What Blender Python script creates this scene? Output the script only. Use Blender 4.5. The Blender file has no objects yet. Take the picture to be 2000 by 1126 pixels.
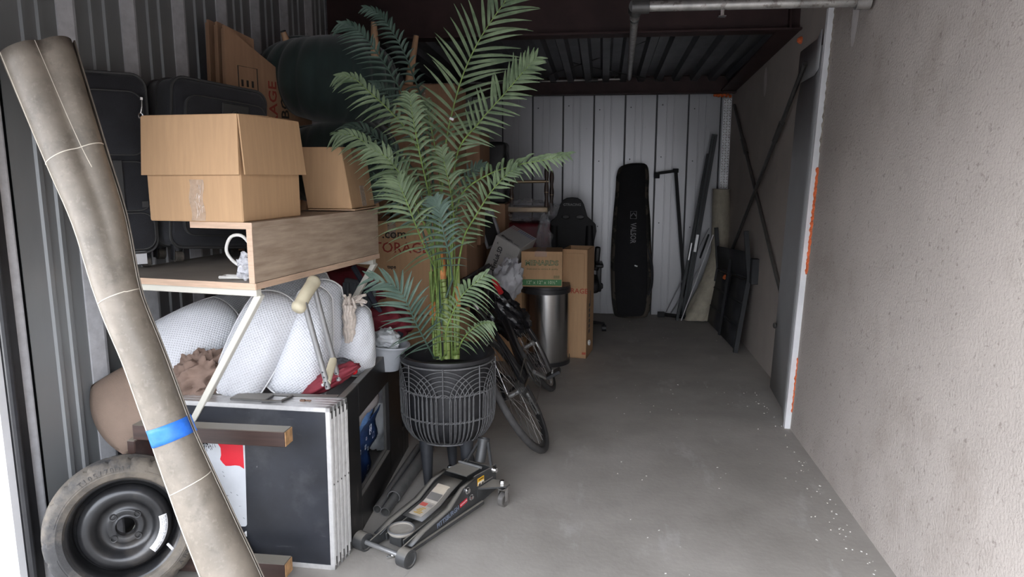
import bpy, bmesh, math, random
from mathutils import Vector, Matrix, noise
random.seed(7)
R=math.radians; PI=math.pi
V=Vector
# ---------------------------------------------------------------- camera
F=1390.0; PITCH=R(9.5); H=1.47
YAW=math.atan(178/F*math.cos(PITCH))
cp,sp,cy_,sy_=math.cos(PITCH),math.sin(PITCH),math.cos(YAW),math.sin(YAW)
FW=V((-sy_*cp,cy_*cp,-sp)); RT=V((cy_,sy_,0)); UP=V((-sy_*sp,cy_*sp,cp))
C=bpy.context.scene.collection
sc=bpy.context.scene
cam=bpy.data.cameras.new('camera'); cam.lens=F/2000*36; cam.sensor_width=36; cam.clip_start=.05
co=bpy.data.objects.new('camera',cam); C.objects.link(co)
co.location=(0,0,H); co.rotation_euler=(PI/2-PITCH,0,YAW); sc.camera=co
# ---------------------------------------------------------------- light
w=bpy.data.worlds.new('overcast'); sc.world=w; w.use_nodes=True
nt=w.node_tree; bg=nt.nodes['Background']; bg.inputs[1].default_value=1.0
tc=nt.nodes.new('ShaderNodeTexCoord'); sx=nt.nodes.new('ShaderNodeSeparateXYZ'); cr=nt.nodes.new('ShaderNodeValToRGB')
nt.links.new(tc.outputs['Generated'],sx.inputs[0]); nt.links.new(sx.outputs[2],cr.inputs[0]); nt.links.new(cr.outputs[0],bg.inputs[0])
cr.color_ramp.elements[0].color=(.93,.95,1,1); cr.color_ramp.elements[1].color=(.72,.80,.95,1)
bg.inputs[1].default_value=9.2
sc.view_settings.view_transform='Standard'; sc.view_settings.look='None'
sc.view_settings.exposure=0.18; sc.view_settings.gamma=1; sc.view_settings.use_curve_mapping=False
# ---------------------------------------------------------------- helpers
def ray(px,py): return FW+RT*((px-1000)/F)+UP*((563-py)/F)
def aY(px,py,Y):
    r=ray(px,py); t=Y/r[1]; return V((r[0]*t,Y,H+r[2]*t))
def aX(px,py,X):
    r=ray(px,py); t=X/r[0]; return V((X,r[1]*t,H+r[2]*t))
def fl(px,py,z=0):
    r=ray(px,py); t=(z-H)/r[2]; return V((r[0]*t,r[1]*t,z))
def frame(o,x,y):                      # matrix with given x axis, y roughly
    x=V(x).normalized(); y=V(y); z=x.cross(y).normalized(); y=z.cross(x)
    M=Matrix((x,y,z)).transposed().to_4x4(); M.translation=V(o); return M
def rz(o,deg): return Matrix.Translation(V(o))@Matrix.Rotation(R(deg),4,'Z')
def eul(o,a,b,c): return Matrix.Translation(V(o))@Matrix.Rotation(R(c),4,'Z')@Matrix.Rotation(R(b),4,'Y')@Matrix.Rotation(R(a),4,'X')
def facing(o,roll=0,yaw=0,pitch=0):    # x right, y away, z up, seen face on from the doorway, then turned
    d=V(o)-V((0,0,H)); d.z=0; a=math.degrees(math.atan2(-d.x,d.y))
    return Matrix.Translation(V(o))@Matrix.Rotation(R(a+yaw),4,'Z')@Matrix.Rotation(R(pitch),4,'X')@Matrix.Rotation(R(roll),4,'Y')
def catmull(P,n):
    P=[V(p) for p in P]; out=[]; m=len(P)-1
    for i in range(n+1):
        s=i/n*m; k=min(int(s),m-1); t=s-k
        a=P[k-1] if k>0 else P[0]*2-P[1]; b=P[k]; c=P[k+1]; d=P[k+2] if k+2<=m else P[m]*2-P[m-1]
        out.append(.5*((2*b)+(c-a)*t+(2*a-5*b+4*c-d)*t*t+(3*b-a-3*c+d)*t**3))
    return out
class MB:
    def __init__(s): s.v=[]; s.f=[]; s.T=Matrix.Identity(4)
    def add(s,vs,fs):
        b=len(s.v); s.v+=[tuple(s.T@V(p)) for p in vs]; s.f+=[tuple(b+i for i in f) for f in fs]; return s
    def box(s,c,d,bev=0,M=None):
        x,y,z=[k/2 for k in d]
        vs=[(a*x,b*y,g*z) for a in(-1,1) for b in(-1,1) for g in(-1,1)]
        fs=[(0,1,3,2),(4,6,7,5),(0,4,5,1),(2,3,7,6),(0,2,6,4),(1,5,7,3)]
        if bev:
            bm=bmesh.new(); q=[bm.verts.new(p) for p in vs]
            for f in fs: bm.faces.new([q[i] for i in f])
            bmesh.ops.bevel(bm,geom=bm.edges[:]+bm.verts[:],offset=bev,segments=1 if bev<.006 else 3,profile=.5,affect='EDGES')
            bm.verts.index_update(); vs=[tuple(p.co) for p in bm.verts]; fs=[tuple(p.index for p in f.verts) for f in bm.faces]; bm.free()
        M=M or Matrix.Identity(4); c=V(c)
        return s.add([(M@V(p))+c for p in vs],fs)
    def tube(s,P,r,n=8,cap=True,closed=False,flat=1.0,upv=None):
        P=[V(p) for p in P]; m=len(P); rr=r if isinstance(r,(list,tuple)) else [r]*m
        vs=[];fs=[]; prev=None
        for i,p in enumerate(P):
            if closed: t=(P[(i+1)%m]-P[i-1])
            else: t=(P[min(i+1,m-1)]-P[max(i-1,0)])
            t.normalize()
            if prev is None:
                a=V(upv) if upv else (V((0,0,1)) if abs(t.z)<.9 else V((1,0,0)))
            else: a=prev
            a=(a-t*a.dot(t)).normalized(); b=t.cross(a); prev=a
            for k in range(n):
                q=2*PI*k/n; vs.append(p+a*math.cos(q)*rr[i]*flat+b*math.sin(q)*rr[i])
        L=m if closed else m-1
        for i in range(L):
            j=(i+1)%m
            for k in range(n): fs.append((i*n+k,i*n+(k+1)%n,j*n+(k+1)%n,j*n+k))
        if cap and not closed:
            fs.append(tuple(range(n))[::-1]); fs.append(tuple((m-1)*n+k for k in range(n)))
        return s.add(vs,fs)
    def cyl(s,a,b,r,r2=None,n=16,cap=True): return s.tube([a,b],[r,r if r2 is None else r2],n,cap)
    def lathe(s,prof,n=32,rf=None,closed=False):     # about local z; profile (r,z)
        vs=[];fs=[];m=len(prof)
        for j in range(n):
            q=2*PI*j/n
            for i,(r,z) in enumerate(prof):
                k=rf(i,j) if rf else 1
                vs.append((r*k*math.cos(q),r*k*math.sin(q),z))
        for j in range(n):
            jj=(j+1)%n
            for i in range(m if closed else m-1):
                i2=(i+1)%m; fs.append((j*m+i,jj*m+i,jj*m+i2,j*m+i2))
        return s.add(vs,fs)
    def prism(s,pts,z0,z1):
        n=len(pts); vs=[(p[0],p[1],z0) for p in pts]+[(p[0],p[1],z1) for p in pts]
        fs=[tuple(range(n))[::-1],tuple(range(n,2*n))]+[(i,(i+1)%n,n+(i+1)%n,n+i) for i in range(n)]
        return s.add(vs,fs)
    def grid(s,fn,nu,nv,wu=False):
        vs=[fn(i/nu,j/nv) for i in range(nu if wu else nu+1) for j in range(nv+1)]
        fs=[]
        for i in range(nu):
            i2=(i+1)%nu if wu else i+1
            for j in range(nv): fs.append((i*(nv+1)+j,i2*(nv+1)+j,i2*(nv+1)+j+1,i*(nv+1)+j+1))
        return s.add(vs,fs)
    def sphere(s,c,r,nu=16,nv=10,fn=None):
        r=V(r) if not isinstance(r,(int,float)) else V((r,r,r)); c=V(c)
        def g(u,v):
            a=2*PI*u; b=PI*v; d=V((math.cos(a)*math.sin(b),math.sin(a)*math.sin(b),math.cos(b)))
            k=fn(d) if fn else 1
            return c+V((d.x*r.x,d.y*r.y,d.z*r.z))*k
        return s.grid(g,nu,nv,True)
def link(name,me,parent,M=None):
    o=bpy.data.objects.new(name,me); C.objects.link(o)
    if parent: o.parent=parent
    if M is not None: o.matrix_local=M
    return o
def obj(name,mb,mat,parent=None,M=None,smooth=35,kind=None,label=None,thick=0,sub=0):
    me=bpy.data.meshes.new(name); me.from_pydata(mb.v,[],mb.f); me.validate()
    bm=bmesh.new(); bm.from_mesh(me); bmesh.ops.remove_doubles(bm,verts=bm.verts,dist=1e-5)
    bmesh.ops.recalc_face_normals(bm,faces=bm.faces); bm.to_mesh(me); bm.free()
    if smooth:
        me.polygons.foreach_set('use_smooth',[True]*len(me.polygons)); me.set_sharp_from_angle(angle=R(smooth))
    me.materials.append(mat)
    o=link(name,me,parent,M)
    if thick: m=o.modifiers.new('t','SOLIDIFY'); m.thickness=thick; m.offset=0
    if sub: m=o.modifiers.new('s','SUBSURF'); m.levels=sub; m.render_levels=sub
    if kind: o['kind']=kind
    if label: o['label']=label
    return o
def tag(o,label,cat,group=None):
    o['label']=label; o['category']=cat
    if group: o['group']=group
    return o
def thing(name,label,cat,M=None,group=None):
    o=bpy.data.objects.new(name,None); C.objects.link(o); o.empty_display_size=.1
    if M is not None: o.matrix_world=M
    return tag(o,label,cat,group)
def struct(name,mb,mat,**k):
    o=obj(name,mb,mat,**k); o['kind']='structure'; return o
def sempty(name):
    o=bpy.data.objects.new(name,None); C.objects.link(o); o['kind']='structure'; return o
def dup(o,parent,M=None):
    c=o.copy(); C.objects.link(c); c.parent=parent
    if M is not None: c.matrix_local=M
    return c
def text(s,size,mat,parent,M,name='printed_lettering',ext=.0004,align='CENTER',sx=1.0,bold=0):
    cu=bpy.data.curves.new('txt','FONT'); cu.body=s; cu.size=size; cu.align_x=align; cu.align_y='CENTER'; cu.extrude=ext; cu.offset=bold; cu.resolution_u=2
    t=bpy.data.objects.new('txt',cu); C.objects.link(t)
    dg=bpy.context.evaluated_depsgraph_get(); me=bpy.data.meshes.new_from_object(t.evaluated_get(dg))
    bpy.data.objects.remove(t); bpy.data.curves.remove(cu)
    for v in me.vertices: v.co.x*=sx
    me.materials.clear(); me.materials.append(mat)
    return link(name,me,parent,M)
def crumple(c,r,amp,seed,fr=6,nu=40,nv=26):
    mb=MB(); off=V((seed*3.7,seed*1.3,seed))
    def fn(d):
        p=d*fr*.35+off
        q=1+amp*(noise.noise(p)*.9+.55*(abs(noise.noise(p*2.0))-.2)+.28*(abs(noise.noise(p*3.9))-.2))
        return q
    mb.sphere(c,r,nu,nv,fn); return mb
# ---------------------------------------------------------------- materials
_m={}
def mat(name,col,rough=.6,metal=0,var=.12,scale=8,bump=0,bscale=60,stretch=None,col2=None,lo=.35,hi=.65,alpha=1,trans=0,dust=0,dcol=(.33,.31,.28),coat=0,detail=5,sheen=0,alt=None):
    if name in _m: return _m[name]
    m=bpy.data.materials.new(name); _m[name]=m; m.use_nodes=True; t=m.node_tree; N=t.nodes; L=t.links; b=N['Principled BSDF']
    tc=N.new('ShaderNodeTexCoord'); mp=N.new('ShaderNodeMapping'); L.new(tc.outputs['Object'],mp.inputs[0])
    if stretch: mp.inputs['Scale'].default_value=stretch
    n=N.new('ShaderNodeTexNoise'); n.inputs['Scale'].default_value=scale; n.inputs['Detail'].default_value=detail; n.inputs['Roughness'].default_value=.6; L.new(mp.outputs[0],n.inputs[0])
    r=N.new('ShaderNodeValToRGB'); r.color_ramp.elements[0].position=lo; r.color_ramp.elements[1].position=hi
    c2=col2 or tuple(min(1,c*(1+var)) for c in col); c1=col if col2 else tuple(c*(1-var) for c in col)
    r.color_ramp.elements[0].color=(*c1,1); r.color_ramp.elements[1].color=(*c2,1)
    L.new(n.outputs[0],r.inputs[0]); out=r.outputs[0]
    if dust:
        g=N.new('ShaderNodeNewGeometry'); s=N.new('ShaderNodeSeparateXYZ'); L.new(g.outputs['Normal'],s.inputs[0])
        mr=N.new('ShaderNodeMapRange'); mr.inputs[1].default_value=.5; mr.inputs[2].default_value=1; mr.inputs[4].default_value=dust; L.new(s.outputs[2],mr.inputs[0])
        mx=N.new('ShaderNodeMix'); mx.data_type='RGBA'; L.new(mr.outputs[0],mx.inputs[0]); L.new(out,mx.inputs[6]); mx.inputs[7].default_value=(*dcol,1); out=mx.outputs[2]
    L.new(out,b.inputs['Base Color']); b.inputs['Roughness'].default_value=rough; b.inputs['Metallic'].default_value=metal
    if coat: b.inputs['Coat Weight'].default_value=coat
    if sheen: b.inputs['Sheen Weight'].default_value=sheen
    if alpha<1: b.inputs['Alpha'].default_value=alpha
    if trans: b.inputs['Transmission Weight'].default_value=trans; b.inputs['IOR'].default_value=1.3
    if bump:
        n2=N.new('ShaderNodeTexNoise'); n2.inputs['Scale'].default_value=bscale; n2.inputs['Detail'].default_value=3; L.new(mp.outputs[0],n2.inputs[0])
        bp=N.new('ShaderNodeBump'); bp.inputs['Strength'].default_value=min(1,bump); bp.inputs['Distance'].default_value=.004; L.new(n2.outputs[0],bp.inputs['Height']); L.new(bp.outputs[0],b.inputs['Normal'])
    return m
def nodes(m):
    t=m.node_tree; return t,t.nodes,t.links,t.nodes['Principled BSDF']
def stain(m,scale,lo,hi,col,fac=1,coord='Object',detail=8,stretch=None,seed=0):   # overlays a patch colour on the base colour
    t,N,L,b=nodes(m); src=b.inputs['Base Color'].links[0].from_socket
    tc=N.new('ShaderNodeTexCoord'); mp=N.new('ShaderNodeMapping'); mp.inputs['Location'].default_value=(seed,seed*2,seed)
    if stretch: mp.inputs['Scale'].default_value=stretch
    L.new(tc.outputs[coord],mp.inputs[0]); n=N.new('ShaderNodeTexNoise'); n.inputs['Scale'].default_value=scale; n.inputs['Detail'].default_value=detail; n.inputs['Roughness'].default_value=.65; L.new(mp.outputs[0],n.inputs[0])
    mr=N.new('ShaderNodeMapRange'); mr.inputs[1].default_value=lo; mr.inputs[2].default_value=hi; mr.inputs[4].default_value=fac; L.new(n.outputs[0],mr.inputs[0])
    mx=N.new('ShaderNodeMix'); mx.data_type='RGBA'; L.new(mr.outputs[0],mx.inputs[0]); L.new(src,mx.inputs[6]); mx.inputs[7].default_value=(*col,1); L.new(mx.outputs[2],b.inputs['Base Color'])
m_floor=mat('concrete',(.29,.268,.24),.65,0,scale=2.2,col2=(.41,.382,.345),lo=.3,hi=.7,bump=.25,bscale=40,detail=9)
stain(m_floor,1.3,.55,.7,(.26,.24,.22),.5); stain(m_floor,14,.68,.74,(.62,.61,.59),.45); stain(m_floor,5,.6,.66,(.52,.5,.48),.35,stretch=(1,.35,1),seed=4)
m_stucco=mat('stucco',(.42,.374,.338),.85,0,var=.07,scale=1.5,bump=1,bscale=90)
stain(m_stucco,2.2,.52,.68,(.30,.255,.22),.55); stain(m_stucco,38,.62,.68,(.16,.13,.11),.5,detail=3); stain(m_stucco,9,.70,.74,(.13,.1,.085),.7,seed=3); stain(m_stucco,30,.68,.72,(.7,.66,.6),.3,seed=9)
m_board=mat('board_wall',(.40,.355,.32),.85,0,var=.08,scale=2,bump=.35,bscale=60); stain(m_board,3,.6,.75,(.3,.27,.25),.4)
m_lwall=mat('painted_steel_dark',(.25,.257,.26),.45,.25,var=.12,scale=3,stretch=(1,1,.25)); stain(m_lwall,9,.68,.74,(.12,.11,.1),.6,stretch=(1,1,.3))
m_rib=mat('rib_steel_lit',(.50,.50,.515),.5,.3,var=.1,scale=25,bump=.2); stain(m_rib,40,.68,.73,(.2,.19,.18),.5)
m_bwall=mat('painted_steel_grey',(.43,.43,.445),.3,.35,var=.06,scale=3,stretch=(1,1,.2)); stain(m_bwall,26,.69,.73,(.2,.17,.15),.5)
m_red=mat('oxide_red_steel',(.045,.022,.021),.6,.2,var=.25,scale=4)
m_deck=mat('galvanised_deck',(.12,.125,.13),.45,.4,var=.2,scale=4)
m_pipe=mat('zinc_pipe',(.45,.44,.42),.4,.7,var=.25,scale=12); stain(m_pipe,30,.55,.6,(.15,.12,.1),.6)
m_gmetal=mat('grey_sheet',(.42,.42,.43),.45,.1,var=.08,scale=2)
m_white=mat('white_paint',(.75,.75,.76),.45,0,var=.05); m_black=mat('black_plastic',(.018,.018,.02),.45,0,var=.2,scale=20)
m_foam=mat('orange_foam',(.75,.16,.05),.8,0,var=.25,scale=40,bump=1,bscale=90)
m_rust=mat('brown_wood',(.16,.09,.06),.7)
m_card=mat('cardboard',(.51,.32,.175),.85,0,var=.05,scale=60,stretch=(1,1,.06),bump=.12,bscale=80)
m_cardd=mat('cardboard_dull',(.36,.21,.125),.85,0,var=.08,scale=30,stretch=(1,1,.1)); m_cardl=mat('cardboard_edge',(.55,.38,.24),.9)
m_tape=mat('clear_tape',(.62,.5,.4),.18,0,var=.15,scale=60,alpha=.45); m_tapeb=mat('brown_tape',(.36,.2,.11),.3)
m_oak=mat('oak_laminate',(.30,.215,.155),.5,0,scale=5,stretch=(1,1,9),col2=(.50,.395,.30),lo=.3,hi=.7,detail=10); m_oakd=mat('oak_laminate_dusty',(.30,.265,.23),.7,0,var=.1,scale=5); m_oake=mat('oak_edge',(.60,.42,.30),.5,0,var=.12,scale=10,stretch=(1,1,10))
m_cream=mat('cream_steel',(.66,.64,.56),.4,0,var=.04)
m_fabric=mat('black_nylon',(.022,.023,.028),.8,0,var=.25,scale=8,bump=.4,bscale=400,sheen=.2); m_fabtrim=mat('black_piping',(.045,.045,.045),.6)
m_chrome=mat('steel_bright',(.7,.7,.7),.2,1,var=.1); m_dsteel=mat('dark_steel',(.09,.088,.085),.42,.5,var=.2,scale=15,dust=.85,dcol=(.27,.25,.22))
m_rubber=mat('tyre_rubber',(.035,.034,.034),.75,0,var=.3,scale=10,bump=.4,bscale=80); stain(m_rubber,5,.45,.62,(.15,.125,.095),.8)
m_blacksteel=mat('black_enamel',(.02,.02,.021),.28,.3,var=.3,scale=8); stain(m_blacksteel,5,.55,.72,(.11,.095,.08),.45)
m_green=mat('palm_green',(.065,.105,.05),.55,0,scale=11,col2=(.17,.23,.125)); m_green2=mat('palm_teal_shade',(.045,.085,.062),.6,0,scale=9,col2=(.10,.155,.12)); m_stem=mat('palm_stem',(.16,.24,.06),.5,0,var=.3,scale=25); m_sheath=mat('palm_sheath',(.5,.2,.06),.7,0,var=.3,scale=30)  # the teal also darkens back fronds, standing in for their shade
m_wicker=mat('black_wicker',(.11,.11,.113),.5,0,var=.2,scale=50,dust=.5,dcol=(.14,.14,.13)); m_pot=mat('black_pot',(.018,.018,.02),.5,0,var=.3,scale=12)
m_mblack=mat('matte_black_metal',(.013,.013,.014),.7,0,var=.2)
m_dplate=mat('diamond_plate',(.75,.75,.75),.4,.5,var=.1)
# ================================================================ setting
XL=-1.93; XR=1.22; YB=7.28; YO=2.08
mb=MB(); mb.box((0,3.6,-.05),(9,8.2,.1)); fo=struct('floor',mb,m_floor)
mb=MB(); mb.box((0,-20.6,-.07),(80,40,.1)); struct('pavement',mb,mat('asphalt',(.17,.165,.16),.9,0,scale=3,bump=.4))
mb=MB(); mb.box((0,-14,1.9),(60,.3,3.8)); struct('facing_building',mb,mat('facing_wall',(.4,.39,.37),.8))
# hairline cracks in the slab
m_crack=mat('crack_filler',(.33,.32,.3),.9); mb=MB()
for pts in ([(790,1126),(845,1040),(870,1000),(890,960)],[(955,930),(1000,905),(1050,880),(1100,850)],[(1060,790),(1085,775),(1105,755),(1100,720),(1112,690)]):
    P=[]; q=[fl(*p) for p in pts]
    for p in catmull(q,26): P.append(p+V((random.uniform(-.008,.008),random.uniform(-.008,.008),.0005)))
    mb.tube(P,.0013,4,flat=.4)
obj('crack_line',mb,m_crack,fo)
# debris flecks on the floor
mb=MB(); m_fleck=mat('white_fleck',(.6,.58,.54),.9)
for i in range(170):
    x=random.uniform(.1,1.08); y=random.uniform(2.4,7.0)
    if random.random()<.45: x=1.06-abs(random.gauss(0,.06)); y=random.uniform(2.3,5)
    s=random.uniform(.0015,.004); mb.box((x,y,s*.4),(s*random.uniform(1,2.4),s,s*.8),M=Matrix.Rotation(random.random()*3,4,'Z'))
obj('debris',mb,m_fleck,fo,kind='stuff')
# left wall: ribbed sheets and paler steel ribs, daylight catch painted into their colour
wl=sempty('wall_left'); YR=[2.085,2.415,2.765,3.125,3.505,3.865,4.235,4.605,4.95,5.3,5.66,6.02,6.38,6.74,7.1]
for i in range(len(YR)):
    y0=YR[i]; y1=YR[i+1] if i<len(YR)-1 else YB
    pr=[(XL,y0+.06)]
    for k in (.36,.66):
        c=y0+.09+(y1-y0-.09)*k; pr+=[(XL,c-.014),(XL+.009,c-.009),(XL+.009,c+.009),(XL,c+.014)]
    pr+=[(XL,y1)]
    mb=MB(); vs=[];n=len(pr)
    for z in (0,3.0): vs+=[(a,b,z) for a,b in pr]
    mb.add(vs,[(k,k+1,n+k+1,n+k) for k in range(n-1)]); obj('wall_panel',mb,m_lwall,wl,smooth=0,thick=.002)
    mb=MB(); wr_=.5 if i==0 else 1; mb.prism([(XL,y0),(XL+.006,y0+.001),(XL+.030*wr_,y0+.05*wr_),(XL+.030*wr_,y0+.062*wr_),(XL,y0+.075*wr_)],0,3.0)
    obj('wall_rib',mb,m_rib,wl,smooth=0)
# back wall: interlocking flat sheets
wb=sempty('wall_back'); x=-1.93; k=0
while x<1.27:
    wd=.305
    mb=MB(); mb.box((x+wd/2,YB+.01,1.25),(wd-.012,.02,2.5),.004)
    for q in (.33,.55): mb.box((x+wd*q,YB-.001,1.25),(.014,.005,2.5),.002)
    o=obj('wall_panel',mb,m_bwall,wb,smooth=0)
    mb=MB(); mb.box((x,YB+.012,1.25),(.014,.01,2.5)); obj('panel_seam',mb,m_black,wb)
    x+=wd
mb=MB()
for i in range(7):
    for z in (.9,1.55,2.05): mb.sphere((-1.0+i*.305+.04,YB-.004,z+.02*(i%3)),.006,8,5)
obj('screw_heads',mb,m_dsteel,wb,kind='stuff')
# right inner wall with cross bracing, jamb and the thick near wall
mb=MB(); mb.box((XR+.02,5.77,1.25),(.04,3.14,2.5)); wr=struct('wall_right',mb,m_board)
def leanbox(x0,x1,y0,y1,z1,k=.036):
    mb=MB(); vs=[(x+k*z,y,z) for z in (0,z1) for (x,y) in ((x0,y0),(x1,y0),(x1,y1),(x0,y1))]
    return mb.add(vs,[(0,1,2,3),(4,5,6,7),(0,1,5,4),(1,2,6,5),(2,3,7,6),(3,0,4,7)])
struct('wall_near',leanbox(1.097,1.42,-.8,4.07,3.1),m_stucco)
m_patch=mat('overpaint',(.56,.52,.50),.8); wn=bpy.data.objects['wall_near']
def patch(x,y,z,w,h,lean,par):
    mb=MB(); mb.add([(x+lean*(z+h*math.sin(a))-.0015,y+w*math.cos(a),z+h*math.sin(a)) for a in [2*PI*i/24 for i in range(24)]],[tuple(range(24))]); o=obj('paint_patch',mb,m_patch,par,smooth=0)
q=aX(1668,45,1.17); patch(1.097,q.y,q.z+.05,.045,.16,.036,wn); q=aX(1495,160,XR); patch(XR+.0005,q.y,q.z,.05,.11,0,wr)
mb=leanbox(1.066,1.25,4.072,4.105,2.30); struct('trim_1',mb,m_white,smooth=0)
# grey folded sheet jamb from the white strip back to the inner wall
mb=MB(); P=[(1.075,4.105),(1.135,4.4),(1.165,4.88),(1.225,4.9)]
vs=[(a+.03*z,b,z) for z in (0,.75,1.5,2.12) for a,b in P]; mb.add(vs,[(r*4+k,r*4+k+1,r*4+4+k+1,r*4+4+k) for r in range(3) for k in range(3)])
jm=struct('trim_2',mb,m_gmetal,smooth=20,thick=.003)
mb=MB(); vs=[(a+.03*z-.008,b,z) for z in (2.0,2.2) for a,b in P[:3]]; mb.add(vs,[(k,k+1,3+k+1,3+k) for k in range(2)]); obj('flashing',mb,m_gmetal,jm,thick=.004)
mb=MB(); mb.sphere((1.16,4.84,.44),(.012,.02,.02),10,8); obj('bolt',mb,m_dsteel,jm)
# old mortar and squeezed orange foam along the seam
def seam(z0,z1,r,n,sd):
    mb=MB(); P=[];rr=[]
    for i in range(n+1):
        z=z0+(z1-z0)*i/n; P.append((1.102+.036*z,4.066+.006*math.sin(i*1.3),z)); rr.append(r*(.7+.7*abs(noise.noise(V((i*.7,sd,0))))))
    return mb.tube(P,rr,8)
obj('foam_seal',seam(.9,1.48,.018,60,2),m_foam,jm); obj('foam_seal',seam(.1,.42,.012,40,5),m_foam,jm)
m_mortar=mat('dirty_mortar',(.3,.26,.22),.9,0,var=.3,scale=60,bump=1,bscale=120)
obj('mortar_seam',seam(1.56,2.3,.012,60,8),m_mortar,jm)
mb=MB(); mb.sphere((1.222,4.86,2.27),(.03,.03,.022),12,8,lambda d:1+.25*noise.noise(d*3)); obj('foam_blob',mb,m_foam,jm)
mb=MB()
for i in range(9): mb.sphere((1.04+.018*i,7.18+.01*math.sin(i*2),2.165+.012*math.sin(i*3)),random.uniform(.01,.018),8,6)
obj('foam_blob',mb,m_foam,jm,label='old orange foam in the far corner under the beam')
# bracing rods
br=thing('cross_brace','dark steel X brace bolted across the inner right wall','brace')
for a,b in ((aX(1572,125,XR-.045),aX(1425,500,XR-.045)),(aX(1434,205,XR-.02),aX(1535,612,XR-.02))):
    mb=MB(); mb.tube([a,b],.014,6); rod=obj('brace_rod',mb,m_dsteel,br)
    mb=MB(); c=a.lerp(b,.22); d=a.lerp(b,.30); mb.tube([c,d],.02,8); obj('turnbuckle',mb,m_dsteel,rod)
# roof deck, beams
def zr(y): return 2.62-(y-2.1)*.042
ce=sempty('ceiling')
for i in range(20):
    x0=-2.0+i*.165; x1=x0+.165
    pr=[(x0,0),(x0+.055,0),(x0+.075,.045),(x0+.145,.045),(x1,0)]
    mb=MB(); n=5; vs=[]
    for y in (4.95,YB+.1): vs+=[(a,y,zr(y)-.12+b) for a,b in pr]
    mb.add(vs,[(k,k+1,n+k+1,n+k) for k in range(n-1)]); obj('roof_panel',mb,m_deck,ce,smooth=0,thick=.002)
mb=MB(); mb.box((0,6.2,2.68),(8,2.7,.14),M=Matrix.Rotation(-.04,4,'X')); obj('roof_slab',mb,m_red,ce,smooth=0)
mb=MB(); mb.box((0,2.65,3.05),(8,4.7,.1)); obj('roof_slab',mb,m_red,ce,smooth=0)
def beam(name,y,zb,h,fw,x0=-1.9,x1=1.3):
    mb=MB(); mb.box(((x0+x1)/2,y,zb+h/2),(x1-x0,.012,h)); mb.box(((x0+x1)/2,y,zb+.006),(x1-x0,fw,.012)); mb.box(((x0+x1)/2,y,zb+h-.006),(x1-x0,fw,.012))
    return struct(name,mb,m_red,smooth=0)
beam('trim_3',4.93,2.335,.68,.15); beam('trim_4',7.1,2.175,.17,.12); beam('trim_5',.47,2.02,1.03,.15,-4,1.6)  # last one is the unseen front header, hung low to shade the upper walls
# closure above the back wall and the rake beam along the inner wall
mb=MB(); 
for dx,dz,sx_,sz in ((0,.006,.14,.012),(0,.09,.012,.16)):
    M=Matrix.Rotation(math.atan2(-.155,2.35),4,'X'); mb.box((1.15+dx,6.05,2.26+dz),(sx_,2.36,sz),M=M)
struct('trim_6',mb,m_red,smooth=0)
mb=MB(); mb.box((XR+.05,5.7,2.65),(.06,3.4,.9)); struct('trim_7',mb,m_red,smooth=0)
mb=MB(); mb.box((-.3,YB+.09,2.45),(3.4,.12,.5)); struct('trim_8',mb,m_red,smooth=0)
mb=MB(); mb.box((-2.02,4.75,1.5),(.06,5.3,3.0)); struct('light_baffle',mb,m_red,smooth=0)  # unseen backing behind the left wall, added to stop light leaking in
# door track and bright outside jamb at the left edge
xa=aY(27,900,2.0).x; xb=aY(55,900,2.05).x
mb=MB(); mb.box(((xa+xb)/2-.03,2.045,1.3),(xb-xa+.06,.05,2.6),.004); mb.tube([(xa+.012,2.012,0),(xa+.012,2.012,2.6)],.012,8); mb.box((-1.99,2.3,1.3),(.06,.5,2.6)); dt=struct('trim_10',mb,m_black)
mb=MB(); mb.box((xa-.33,1.985,1.4),(.66,.03,2.8)); struct('trim_11',mb,m_white)
# sprinkler pipes
pp=thing('ceiling_pipe','thick zinc pipe running across the top right in front of the wall','pipe')
a=aY(1264,12,3.5); b=aY(1682,2,3.5); b.x=min(b.x,1.16)
mb=MB(); mb.tube([a,b],.025,14); obj('pipe',mb,m_pipe,pp)
mb=MB(); mb.tube([a+V((.01,0,0)),a+V((-.07,0,0))],.034,14); mb.tube([a+V((-.05,-.01,0)),a+V((-.05,.09,0))],.034,14); obj('elbow',mb,m_dsteel,pp)
mb=MB(); mb.tube([(1.10,3.5,a.z-.005),(1.16,3.5,a.z-.005)],.036,14); obj('coupling',mb,m_pipe,pp)
mb=MB(); mb.sphere(a.lerp(b,.83)+V((0,-.02,.015)),.012,8,6); mb.tube([a.lerp(b,.36)+V((0,0,-.02)),a.lerp(b,.36)+V((0,0,-.05))],.01,8); mb.box(a.lerp(b,.36)+V((0,0,-.052)),(.035,.035,.004)); obj('sprinkler_nozzle',mb,m_chrome,pp)
p1=a+V((-.05,.07,0)); p2=aY(1229,153,6.9)
pd=thing('drop_pipe','grey round pipe running back under the dark ceiling','pipe')
mb=MB(); mb.tube([p1,p2],.021,12); obj('pipe',mb,m_pipe,pd); mb=MB(); mb.tube([p1.lerp(p2,.06),p1.lerp(p2,.075)],.025,12); obj('coupling',mb,m_dsteel,pd)
pc=thing('far_conduit','thin pale conduit along the beam above the back wall','pipe')
mb=MB(); mb.tube([aY(700,168,7.0),aY(1218,154,7.0)],.011,8); obj('pipe',mb,m_pipe,pc)
mb=MB(); mb.tube([aY(1201,155,7.0),aY(1201,138,7.0)],.008,8); mb.tube([aY(1150,156,7.0),aY(1168,156,7.0)],.02,8); obj('fitting',mb,m_dsteel,pc)
wc=thing('sagging_wire','thin dark rods crossing under the corrugated roof','wire')
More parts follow.
